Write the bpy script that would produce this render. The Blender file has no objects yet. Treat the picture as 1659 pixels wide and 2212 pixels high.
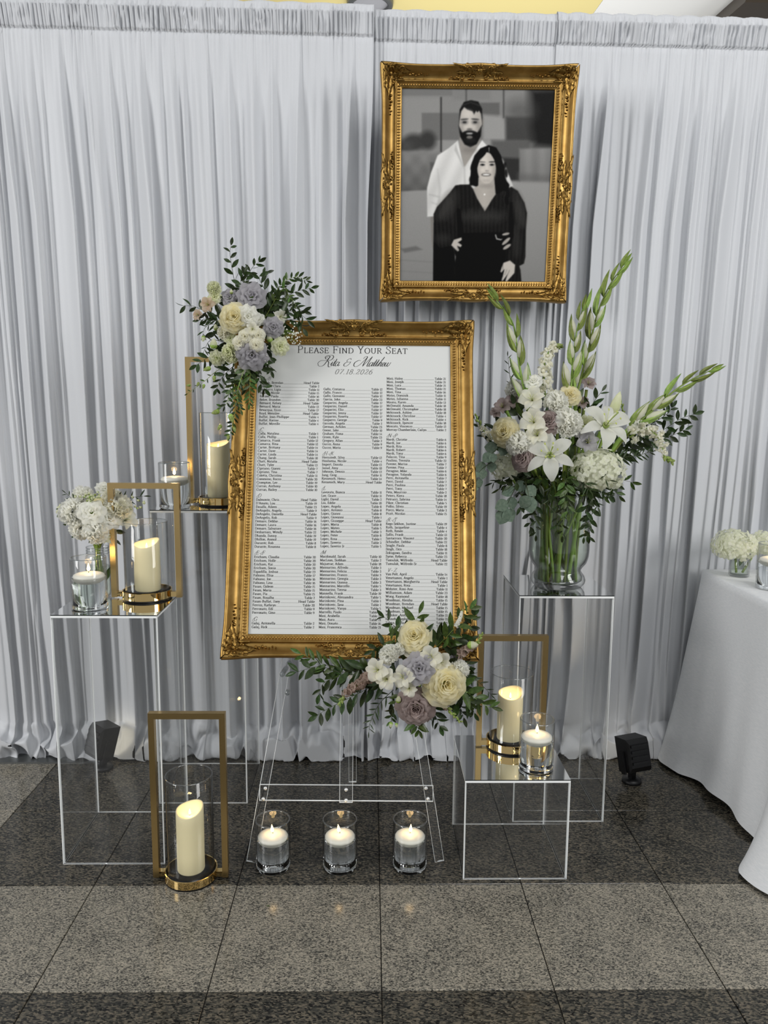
import bpy, math, random
import numpy as np
from mathutils import Vector, Matrix

# ------------------------------------------------------------------ camera
scene = bpy.context.scene
F_PX, PITCH, YAW, ROLL = 1675.0, 0.135909, 0.017758, 0.007824
CAM = np.array([-0.033114, -2.490145, 1.37296])
_fw = np.array([math.sin(YAW)*math.cos(PITCH), math.cos(YAW)*math.cos(PITCH), -math.sin(PITCH)])
_rt = np.array([math.cos(YAW), -math.sin(YAW), 0.0])
_up = np.cross(_rt, _fw)
_r2 = _rt*math.cos(ROLL) + _up*math.sin(ROLL)
_u2 = -_rt*math.sin(ROLL) + _up*math.cos(ROLL)
cam_data = bpy.data.cameras.new('camera')
cam_data.sensor_fit = 'HORIZONTAL'
cam_data.sensor_width = 36.0
cam_data.lens = 36.0*F_PX/1659.0
cam_data.clip_start, cam_data.clip_end = 0.05, 60
cam = bpy.data.objects.new('camera', cam_data)
scene.collection.objects.link(cam)
cam.matrix_world = Matrix(((_r2[0], _u2[0], -_fw[0], CAM[0]), (_r2[1], _u2[1], -_fw[1], CAM[1]),
                           (_r2[2], _u2[2], -_fw[2], CAM[2]), (0, 0, 0, 1)))
scene.camera = cam

# ------------------------------------------------------------------ world, lights, exposure
world = bpy.data.worlds.new('hall_light'); scene.world = world
world.use_nodes = True
world.node_tree.nodes['Background'].inputs[0].default_value = (0.96, 0.98, 1.0, 1)
world.node_tree.nodes['Background'].inputs[1].default_value = 0.36
def area(name, loc, aim, sx, sy, watt, col):
    d = bpy.data.lights.new(name, 'AREA'); d.shape = 'RECTANGLE'; d.size = sx; d.size_y = sy
    d.energy = watt; d.color = col
    o = bpy.data.objects.new(name, d); scene.collection.objects.link(o)
    o.location = loc
    o.rotation_euler = (Vector(aim)-Vector(loc)).to_track_quat('-Z', 'Y').to_euler()
    return o
area('window_daylight', (-7.0, -4.6, 3.3), (0.2, 0.3, 1.1), 2.2, 3.0, 400, (1.0, 0.99, 0.97))
area('right_fill_light', (6.2, -5.0, 3.0), (0.2, 0.3, 1.0), 2.2, 3.0, 235, (1.0, 0.99, 0.97))  # added fill from the right front, not a known window
area('skylight_daylight', (1.6, -3.2, 5.0), (0.2, 0.2, 0.8), 2.0, 1.6, 80, (1.0, 0.995, 0.98))
area('added_ceiling_uplight', (0.6, 1.9, 2.55), (0.6, 2.3, 3.6), 2.6, .5, 18, (1.0, 0.98, 0.95))  # added unseen uplight behind the drape to brighten the ceiling
scene.view_settings.view_transform = 'Standard'
scene.view_settings.look = 'None'
scene.view_settings.exposure = -0.06
scene.view_settings.gamma = 1.0
scene.view_settings.use_curve_mapping = False
scene.cycles.transparent_max_bounces = 48
scene.cycles.max_bounces = 9
scene.cycles.transmission_bounces = 8
scene.cycles.adaptive_threshold = 0.02
scene.cycles.caustics_reflective = False

# ------------------------------------------------------------------ helpers
def ray(px, py): return _fw + _r2*(px-829.5)/F_PX - _u2*(py-1106)/F_PX
def at(px, py, Y):
    "the point at depth Y that the photograph shows at this pixel"
    d = ray(px, py); return CAM + d*(Y-CAM[1])/d[1]
def floor_at(px, py, z=0.0):
    d = ray(px, py); return CAM + d*(z-CAM[2])/d[2]
COL = scene.collection
R = random.Random(7)

class MB:
    "collects vertices and faces for one mesh"
    def __init__(s): s.v = []; s.f = []; s.m = []; s.n = 0
    def add(s, verts, faces, mat=0):
        verts = np.asarray(verts, float).reshape(-1, 3)
        s.v.append(verts); b = s.n
        for q in faces: s.f.append(tuple(i+b for i in q))
        s.m.extend([mat]*len(faces)); s.n += len(verts)
        return s
    def box(s, x0, x1, y0, y1, z0, z1, mat=0):
        v = [(x, y, z) for x in (x0, x1) for y in (y0, y1) for z in (z0, z1)]
        return s.add(v, [(0,1,3,2),(4,6,7,5),(0,4,5,1),(2,3,7,6),(0,2,6,4),(1,5,7,3)], mat)
    def obox(s, c, ax, ay, az, mat=0):
        "box from centre and three half axes"
        c, ax, ay, az = map(np.asarray, (c, ax, ay, az))
        v = [c+i*ax+j*ay+k*az for i in (-1,1) for j in (-1,1) for k in (-1,1)]
        return s.add(v, [(0,1,3,2),(4,6,7,5),(0,4,5,1),(2,3,7,6),(0,2,6,4),(1,5,7,3)], mat)
    def grid(s, P, mat=0, wrap=False, flip=False):
        "P: (rows, cols, 3)"
        P = np.asarray(P, float); r, c = P.shape[:2]; fs = []
        for i in range(r-1):
            for j in range(c if wrap else c-1):
                k = (j+1) % c
                q = (i*c+j, i*c+k, (i+1)*c+k, (i+1)*c+j)
                fs.append(q[::-1] if flip else q)
        return s.add(P.reshape(-1, 3), fs, mat)
    def lathe(s, prof, seg=32, mat=0, c=(0, 0, 0), closed=False):
        a = np.arange(seg)*2*math.pi/seg
        P = np.array([[(c[0]+r*math.cos(t), c[1]+r*math.sin(t), c[2]+z) for t in a] for r, z in prof])
        s.grid(P, mat, wrap=True)
        if closed:
            b = s.n-len(prof)*seg
            s.f.append(tuple(b+i for i in range(seg))[::-1]); s.m.append(mat)
            e = s.n-seg
            s.f.append(tuple(e+i for i in range(seg))); s.m.append(mat)
        return s
    def tube(s, pts, rad, seg=6, mat=0, cap=True):
        pts = [np.asarray(p, float) for p in pts]; n = len(pts)
        rad = [rad]*n if np.isscalar(rad) else list(rad)
        rings = []; ref = None
        for i in range(n):
            t = pts[min(i+1, n-1)]-pts[max(i-1, 0)]; t = t/(np.linalg.norm(t)+1e-12)
            if ref is None:
                ref = np.cross(t, (0, 0, 1.0)) if abs(t[2]) < .9 else np.cross(t, (1.0, 0, 0))
            ref = ref - t*(ref@t); ref = ref/(np.linalg.norm(ref)+1e-12)
            b = np.cross(t, ref)
            rings.append([pts[i]+rad[i]*(math.cos(a)*ref+math.sin(a)*b) for a in np.arange(seg)*2*math.pi/seg])
        s.grid(np.array(rings), mat, wrap=True)
        if cap:
            e = s.n
            s.f.append(tuple(range(e-seg, e))); s.m.append(mat)
            s.f.append(tuple(range(e-n*seg, e-n*seg+seg))[::-1]); s.m.append(mat)
        return s
    def ball(s, c, rx, ry=None, rz=None, seg=8, rings=5, mat=0, M=None):
        ry = rx if ry is None else ry; rz = rx if rz is None else rz
        P = []
        for i in range(rings+1):
            ph = math.pi*i/rings
            P.append([(rx*max(math.sin(ph), .02)*math.cos(a), ry*max(math.sin(ph), .02)*math.sin(a), -rz*math.cos(ph))
                      for a in np.arange(seg)*2*math.pi/seg])
        P = np.array(P)
        if M is not None: P = P @ np.asarray(M).T
        return s.grid(P+np.asarray(c, float), mat, wrap=True)
    def mesh(s, name, mats, smooth=True):
        me = bpy.data.meshes.new(name)
        V = np.concatenate(s.v) if s.v else np.zeros((0, 3))
        me.from_pydata(V.tolist(), [], s.f)
        for m in (mats if isinstance(mats, (list, tuple)) else [mats]): me.materials.append(m)
        if max(s.m, default=0) > 0: me.polygons.foreach_set('material_index', s.m)
        if smooth: me.polygons.foreach_set('use_smooth', [True]*len(s.f))
        me.update()
        return me
    def build(s, name, mats, parent=None, smooth=True, M=None):
        return link(name, s.mesh(name, mats, smooth), parent, M)

def link(name, me, parent=None, M=None):
    o = bpy.data.objects.new(name, me); COL.objects.link(o)
    if parent is not None: o.parent = parent
    if M is not None: o.matrix_basis = M
    return o
def tag(o, label=None, cat=None, group=None, kind=None):
    if label: o['label'] = label
    if cat: o['category'] = cat
    if group: o['group'] = group
    if kind: o['kind'] = kind
    return o
def empty(name, loc=(0, 0, 0), label=None, cat=None, group=None, M=None):
    o = bpy.data.objects.new(name, None); COL.objects.link(o)
    o.empty_display_size = .05
    if M is not None: o.matrix_basis = M
    else: o.location = loc
    return tag(o, label, cat, group)
def copy_tree(o, parent=None):
    c = o.copy(); COL.objects.link(c); c.parent = parent
    for ch in list(o.children): copy_tree(ch, c)
    return c
def smooth_by_angle(o, deg=35):
    me = o.data
    me.set_sharp_from_angle(angle=math.radians(deg))
def basis(z, x=None):
    "rotation matrix whose +Z is z and +X near x"
    z = np.asarray(z, float); z = z/np.linalg.norm(z)
    if x is None: x = (1, 0, 0) if abs(z[0]) < .9 else (0, 1, 0)
    x = np.asarray(x, float); x = x-z*(x@z); x = x/np.linalg.norm(x)
    return np.column_stack([x, np.cross(z, x), z])
def xf(loc, B=None, sc=1.0):
    M = np.eye(4); M[:3, :3] = (np.eye(3) if B is None else B)*sc; M[:3, 3] = loc
    return Matrix(M.tolist())
def catmull(P, n=6):
    P = [np.asarray(p, float) for p in P]; Q = [2*P[0]-P[1]]+P+[2*P[-1]-P[-2]]; out = []
    for i in range(1, len(Q)-2):
        a, b, c, d = Q[i-1:i+3]
        for k in range(n):
            t = k/n
            out.append(.5*((2*b)+(c-a)*t+(2*a-5*b+4*c-d)*t*t+(3*b-a-3*c+d)*t**3))
    out.append(Q[-2]); return out

# ------------------------------------------------------------------ materials
def mat(name, col=(.8, .8, .8), rough=.5, metal=0.0, spec=.5, emit=None, estr=0, sheen=0, sub=0, subcol=None, trans=0, ior=1.45, coat=0):
    m = bpy.data.materials.new(name); m.use_nodes = True
    b = m.node_tree.nodes['Principled BSDF']
    b.inputs['Base Color'].default_value = (*col, 1); b.inputs['Roughness'].default_value = rough
    b.inputs['Metallic'].default_value = metal; b.inputs['Specular IOR Level'].default_value = spec
    b.inputs['IOR'].default_value = ior
    if emit: b.inputs['Emission Color'].default_value = (*emit, 1); b.inputs['Emission Strength'].default_value = estr
    if sheen: b.inputs['Sheen Weight'].default_value = sheen
    if trans: b.inputs['Transmission Weight'].default_value = trans
    if coat: b.inputs['Coat Weight'].default_value = coat
    if sub:
        b.inputs['Subsurface Weight'].default_value = sub
        b.inputs['Subsurface Radius'].default_value = subcol or (.02, .012, .006)
        b.inputs['Subsurface Scale'].default_value = 1.0
    return m
def nodes(m): return m.node_tree.nodes, m.node_tree.links, m.node_tree.nodes['Principled BSDF']
def ramp(N, stops):
    r = N.new('ShaderNodeValToRGB'); e = r.color_ramp.elements
    e[0].position, e[0].color = stops[0][0], (*stops[0][1], 1)
    e[1].position, e[1].color = stops[1][0], (*stops[1][1], 1)
    for p, c in stops[2:]:
        k = e.new(p); k.color = (*c, 1)
    return r
def noise_col(m, c0, c1, scale, detail=4, lo=.35, hi=.65, coords='Object', rough=.55, stretch=None):
    "base colour wanders between two tones of the stuff itself"
    N, L, b = nodes(m)
    tc = N.new('ShaderNodeTexCoord'); n = N.new('ShaderNodeTexNoise'); n.inputs['Scale'].default_value = scale
    n.inputs['Detail'].default_value = detail; n.inputs['Roughness'].default_value = rough
    src = tc.outputs[coords]
    if stretch:
        mp = N.new('ShaderNodeMapping'); mp.inputs['Scale'].default_value = stretch
        L.new(src, mp.inputs['Vector']); src = mp.outputs[0]
    L.new(src, n.inputs['Vector'])
    r = ramp(N, [(lo, c0), (hi, c1)])
    L.new(n.outputs['Fac'], r.inputs[0]); L.new(r.outputs[0], b.inputs['Base Color'])
    return m, n, r
def bump(m, src, strength, dist):
    N, L, b = nodes(m); bp = N.new('ShaderNodeBump')
    bp.inputs['Strength'].default_value = strength; bp.inputs['Distance'].default_value = dist
    L.new(src, bp.inputs['Height']); L.new(bp.outputs[0], b.inputs['Normal'])
def vary(m, amount=.25, hue=.02):
    "each object of this material gets a slightly different tone"
    N, L, b = nodes(m)
    oi = N.new('ShaderNodeObjectInfo'); hs = N.new('ShaderNodeHueSaturation')
    mr = N.new('ShaderNodeMapRange'); mr.inputs[3].default_value = 1-amount; mr.inputs[4].default_value = 1+amount
    mh = N.new('ShaderNodeMapRange'); mh.inputs[3].default_value = .5-hue; mh.inputs[4].default_value = .5+hue
    L.new(oi.outputs['Random'], mr.inputs[0]); L.new(oi.outputs['Random'], mh.inputs[0])
    L.new(mr.outputs[0], hs.inputs['Value']); L.new(mh.outputs[0], hs.inputs['Hue'])
    lk = [l for l in L if l.to_socket == b.inputs['Base Color']]
    if lk: L.new(lk[0].from_socket, hs.inputs['Color'])
    else: hs.inputs['Color'].default_value = b.inputs['Base Color'].default_value
    L.new(hs.outputs[0], b.inputs['Base Color'])
    return m
def clear(name, tint=(1, 1, 1), ior=1.45, gain=1.0, haze=0.0, rough=0.0, edge=.55):
    "thin clear sheet: what is not mirrored by Fresnel passes straight through"
    m = bpy.data.materials.new(name); m.use_nodes = True
    N, L = m.node_tree.nodes, m.node_tree.links
    N.remove(N['Principled BSDF']); out = N['Material Output']
    t = N.new('ShaderNodeBsdfTransparent'); t.inputs[0].default_value = (*tint, 1)
    dk = N.new('ShaderNodeMix'); dk.data_type = 'RGBA'; dk.inputs[6].default_value = (*tint, 1); dk.inputs[7].default_value = (tint[0]*edge, tint[1]*edge, tint[2]*edge, 1)
    g = N.new('ShaderNodeBsdfGlossy'); g.inputs['Roughness'].default_value = rough
    lw = N.new('ShaderNodeLayerWeight'); lw.inputs[0].default_value = .5
    pw = N.new('ShaderNodeMath'); pw.operation = 'POWER'; pw.inputs[1].default_value = 5; L.new(lw.outputs['Facing'], pw.inputs[0])
    p3 = N.new('ShaderNodeMath'); p3.operation = 'POWER'; p3.inputs[1].default_value = 4; L.new(lw.outputs['Facing'], p3.inputs[0])
    L.new(p3.outputs[0], dk.inputs[0]); L.new(dk.outputs[2], t.inputs[0])
    f0 = ((ior-1)/(ior+1))**2
    k = N.new('ShaderNodeMath'); k.operation = 'MULTIPLY_ADD'; k.inputs[1].default_value = (1-f0)*gain; k.inputs[2].default_value = f0*gain; k.use_clamp = True
    L.new(pw.outputs[0], k.inputs[0])
    mx = N.new('ShaderNodeMixShader'); L.new(k.outputs[0], mx.inputs[0]); L.new(t.outputs[0], mx.inputs[1]); L.new(g.outputs[0], mx.inputs[2])
    last = mx
    if haze:
        df = N.new('ShaderNodeBsdfDiffuse'); df.inputs[0].default_value = (.9, .92, .94, 1)
        m2 = N.new('ShaderNodeMixShader'); m2.inputs[0].default_value = haze
        L.new(mx.outputs[0], m2.inputs[1]); L.new(df.outputs[0], m2.inputs[2]); last = m2
    L.new(last.outputs[0], out.inputs[0])
    return m

M = {}
M['fabric'] = mat('drape_fabric', (.66, .675, .70), .5, sheen=.2, spec=.3)
_, _n, _ = noise_col(M['fabric'], (.575, .59, .62), (.605, .62, .645), 900, 2)
M['linen'] = mat('table_linen', (.84, .86, .88), .7, sheen=.3, spec=.2)
_m, _n, _r = noise_col(M['linen'], (.66, .68, .70), (.73, .74, .755), 55, 4, stretch=(1, 1, 6))
bump(M['linen'], _n.outputs['Fac'], .25, .001)
def granite(name, stops, sc):
    m = mat(name, rough=.16, spec=.35)
    N, L, b = nodes(m)
    tc = N.new('ShaderNodeTexCoord'); gm = N.new('ShaderNodeNewGeometry')
    mp = N.new('ShaderNodeMapping'); mp.inputs['Rotation'].default_value = (0, 0, .5); mp.inputs['Scale'].default_value = (1, 1.9, 1)
    L.new(gm.outputs['Position'], mp.inputs['Vector'])
    v = N.new('ShaderNodeTexVoronoi'); v.inputs['Scale'].default_value = sc; v.feature = 'F1'; v.inputs['Randomness'].default_value = 1
    n = N.new('ShaderNodeTexNoise'); n.inputs['Scale'].default_value = sc*.38; n.inputs['Detail'].default_value = 6; n.inputs['Roughness'].default_value = .7
    n2 = N.new('ShaderNodeTexNoise'); n2.inputs['Scale'].default_value = 9; n2.inputs['Detail'].default_value = 3
    wv = N.new('ShaderNodeVectorMath'); wv.operation = 'MULTIPLY_ADD'
    L.new(n.outputs['Color'], wv.inputs[0]); wv.inputs[1].default_value = (.008, .008, .008); L.new(mp.outputs[0], wv.inputs[2])
    L.new(mp.outputs[0], n.inputs['Vector']); L.new(gm.outputs['Position'], n2.inputs['Vector']); L.new(wv.outputs[0], v.inputs['Vector'])
    sep = N.new('ShaderNodeSeparateColor'); L.new(v.outputs['Color'], sep.inputs[0])
    mx = N.new('ShaderNodeMath'); mx.operation = 'MULTIPLY_ADD'; mx.inputs[1].default_value = .55
    mm = N.new('ShaderNodeMath'); mm.operation = 'MULTIPLY'; mm.inputs[1].default_value = .45
    L.new(n.outputs['Fac'], mm.inputs[0]); L.new(sep.outputs[0], mx.inputs[0]); L.new(mm.outputs[0], mx.inputs[2])
    ad = N.new('ShaderNodeMath'); ad.operation = 'MULTIPLY_ADD'; ad.inputs[1].default_value = .30
    L.new(n2.outputs['Fac'], ad.inputs[0]); L.new(mx.outputs[0], ad.inputs[2])
    r = ramp(N, stops)
    L.new(ad.outputs[0], r.inputs[0]); L.new(r.outputs[0], b.inputs['Base Color'])
    return m
M['granite_dark'] = granite('polished_dark_granite', [(.36, (.006, .006, .006)), (.52, (.024, .024, .021)), (.68, (.060, .057, .047)), (.90, (.15, .128, .095))], 170)
M['granite_light'] = granite('polished_pale_granite', [(.34, (.018, .018, .017)), (.48, (.082, .078, .067)), (.66, (.215, .20, .164)), (.90, (.38, .34, .27))], 250)
M['grout'] = mat('dark_grout', (.012, .011, .010), .8)
M['gold'] = mat('antique_gold_leaf', (.5, .32, .09), .44, metal=1)
_m, _n, _r = noise_col(M['gold'], (.31, .182, .05), (.46, .292, .096), 22, 5)
bump(M['gold'], _n.outputs['Fac'], .12, .002)
M['gold_dark'] = mat('umber_glazed_gold', (.32, .20, .07), .42, metal=1)
_m, _n, _r = noise_col(M['gold_dark'], (.14, .078, .02), (.42, .26, .075), 130, 3, .38, .66)
M['gold_edge'] = mat('frame_back_card', (.55, .54, .50), .7)
M['brass'] = mat('brushed_brass', (.70, .50, .22), .27, metal=1)
M['brass_pol'] = mat('polished_brass', (.86, .62, .27), .06, metal=1)
M['black_plate'] = mat('black_plate', (.008, .008, .008), .25)
M['black'] = mat('black_plastic', (.006, .006, .007), .42)
M['lens'] = mat('lamp_lens', (.9, .85, .75), .2, emit=(1, .9, .7), estr=2)
M['mirror'] = mat('mirror_acrylic', (.95, .96, .96), .01, metal=1)
M['mirror_edge'] = mat('mirror_edge', (.02, .025, .025), .3)
M['acrylic'] = clear('clear_acrylic', (.992, .994, .994), 1.49, .8, .006, edge=.92)
M['acrylic_edge_glint'] = mat('acrylic_edge_glint', (.95, .97, .97), .18, spec=.7)  # opaque white stands in for light piped out at the sheet edges
M['glass'] = clear('clear_glass', (.985, .99, .99), 1.5, 1.0)
M['rim'] = clear('glass_rim', (.72, .75, .75), 1.7, 1.6, .05)
M['water'] = mat('water', (.96, .985, .99), 0.0, trans=1, ior=1.33)
M['glass_base'] = mat('thick_glass', (.95, .98, .98), 0.0, trans=1, ior=1.46)
M['wax'] = mat('ivory_wax', (.92, .81, .50), .45)
M['wax_white'] = mat('white_wax', (.90, .87, .77), .35)
M['wick'] = mat('wick', (.05, .04, .03), .9)
M['flame'] = mat('flame', (1, .8, .4), .5, emit=(1.0, .70, .28), estr=9)
M['board'] = mat('matte_board', (.62, .63, .615), .5, spec=.3)
M['ink'] = mat('black_ink', (.012, .012, .012), .6, spec=.2)
M['ink_soft'] = mat('grey_ink', (.13, .13, .125), .6, spec=.2)
M['steel'] = mat('steel', (.22, .23, .23), .4, metal=.8)
M['chrome'] = mat('screw_head', (.85, .86, .86), .2, metal=.6)
def petal(name, c0, c1, sc=30, thin=.6):
    "thin petal: part of the light passes through"
    m = mat(name, c0, .55, spec=.2); noise_col(m, c0, c1, sc/14, 2)
    N, L, b = nodes(m); tr = N.new('ShaderNodeBsdfTranslucent'); mx = N.new('ShaderNodeMixShader'); mx.inputs[0].default_value = thin
    src = [l for l in L if l.to_socket == b.inputs['Base Color']][0].from_socket
    L.new(src, tr.inputs[0]); L.new(b.outputs[0], mx.inputs[1]); L.new(tr.outputs[0], mx.inputs[2]); L.new(mx.outputs[0], N['Material Output'].inputs[0])
    return m
M['cream'] = petal('cream_petal', (.90, .83, .53), (.92, .88, .68))
M['ivory'] = petal('ivory_petal', (.92, .90, .76), (.94, .93, .85))
M['white'] = petal('white_petal', (.95, .945, .875), (.96, .96, .92))
M['hydrangea'] = petal('hydrangea_petal', (.86, .88, .72), (.90, .90, .81), 12)
M['lilac'] = petal('lilac_petal', (.50, .485, .515), (.60, .585, .61))
M['mauve'] = petal('mauve_petal', (.44, .35, .33), (.54, .45, .43))
M['taupe'] = petal('taupe_petal', (.45, .33, .28), (.60, .48, .40))
M['blush'] = petal('blush_petal', (.68, .52, .38), (.78, .65, .50))
M['greenwhite'] = petal('green_white_petal', (.80, .83, .56), (.90, .90, .74), 40)
M['budgreen'] = petal('bud_green', (.34, .45, .12), (.60, .66, .30), 60)
def leafm(name, c, c2, rough=.38):
    m = mat(name, c, rough, spec=.4); noise_col(m, c, c2, 5, 3); return vary(m, .35, .02)
M['leaf'] = leafm('dark_leaf', (.013, .026, .006), (.031, .055, .013))
M['leaf_mid'] = leafm('mid_green_leaf', (.032, .060, .011), (.068, .115, .024))
M['euca'] = leafm('eucalyptus_leaf', (.13, .19, .14), (.20, .27, .20), .6)
M['stem'] = leafm('green_stem', (.15, .23, .035), (.28, .38, .08), .4)
M['twig'] = leafm('dark_twig', (.03, .045, .015), (.05, .06, .02), .6)
M['glad'] = leafm('gladiolus_green', (.14, .21, .04), (.26, .34, .08), .45)
M['stamen'] = mat('stamen', (.45, .50, .12), .5)
# ------------------------------------------------------------------ the setting: floor, ceiling
T = 0.4115
fl = MB().box(-4.0, 4.0, -3.2, 4.2, -.06, -.004).build('floor', M['grout'], smooth=False)
tag(fl, 'polished granite floor of pale and dark square tiles', kind='structure')
def tile_mesh(m):
    h, b = T/2-.0013, .0016
    mb = MB()
    P = np.array([[(sx*(h-i), sy*(h-i), z) for sx, sy in ((-1,-1),(1,-1),(1,1),(-1,1))] for i, z in ((0, -.006), (0, -b), (b, 0))])
    mb.grid(P, 0, wrap=True); mb.f.append((8, 9, 10, 11)); mb.m.append(0)
    return mb.mesh('tile', m, smooth=False)
tm_d, tm_l = tile_mesh(M['granite_dark']), tile_mesh(M['granite_light'])
for c in range(-7, 8):
    for j in range(-4, 6):                     # row j lies between y=-(j)T and -(j-1)T
        x, y = (c-.5)*T, (-j+.5)*T
        dark = (j >= 3) or (j <= 1 and -2 <= c <= 3)
        o = link('tile', tm_d if dark else tm_l, fl, Matrix.Translation((x, y, 0)))
# ceiling beyond the drape
M['ceil'] = mat('yellow_ceiling_paint', (.93, .80, .36), .8)
M['ceil_w'] = mat('white_ceiling_paint', (.95, .96, .95), .8)
M['beam'] = mat('bronze_beam', (.06, .045, .03), .35, metal=.4)
cl = MB().add([(-4, 1.2, 3.6), (1.30, 1.2, 3.6), (1.02, 5.0, 3.6), (-4, 5.0, 3.6), (-4, 1.2, 3.7), (1.30, 1.2, 3.7), (1.02, 5.0, 3.7), (-4, 5.0, 3.7)],
              [(0,1,2,3),(4,7,6,5),(0,4,5,1),(1,5,6,2),(2,6,7,3),(3,7,4,0)]).build('ceiling', M['ceil'], smooth=False)
tag(cl, 'warm yellow ceiling showing above the drape', kind='structure')
cw = MB().add([(1.302, 1.2, 3.6), (4, 1.2, 3.6), (4, 5.0, 3.6), (1.022, 5.0, 3.6), (1.302, 1.2, 3.7), (4, 1.2, 3.7), (4, 5.0, 3.7), (1.022, 5.0, 3.7)],
              [(0,1,2,3),(4,7,6,5),(0,4,5,1),(1,5,6,2),(2,6,7,3),(3,7,4,0)]).build('ceiling', M['ceil_w'], smooth=False)
tag(cw, 'plain white ceiling panel showing above the drape', kind='structure')
bm = MB().add([(1.86, 2.5, 3.50), (1.93, 1.9, 3.50), (2.9, 1.9, 3.50), (2.9, 2.5, 3.50), (1.90, 2.5, 3.599), (1.97, 1.9, 3.599), (2.9, 1.9, 3.599), (2.9, 2.5, 3.599)],
              [(0,3,2,1),(4,5,6,7),(0,1,5,4),(1,2,6,5),(2,3,7,6),(3,0,4,7)]).build('trim_1', M['beam'], smooth=False)
tag(bm, 'dark bronze beam under the white ceiling', kind='structure')
lamp = empty('ceiling_lamp', (-.05, 2.165, 3.60), 'round chrome-rimmed lamp set in the yellow ceiling', 'lamp')
ring = MB(); a = np.linspace(0, 2*math.pi, 33)[:-1]
ring.lathe([(.100, 0), (.100, -.028), (.118, -.034), (.128, -.022), (.130, 0)], 36)
ring.build('rim', M['steel'], lamp)
MB().lathe([(.001, -.012), (.100, -.008)], 36).build('diffuser', mat('grey_diffuser', (.45, .46, .5), .5), lamp)
plate = MB().box(-1.85, -1.08, .352, .60, 0.0, .007)
tag(plate.build('base_plate', M['steel'], smooth=False), 'flat grey steel plate under the drape hem', 'plate')

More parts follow.
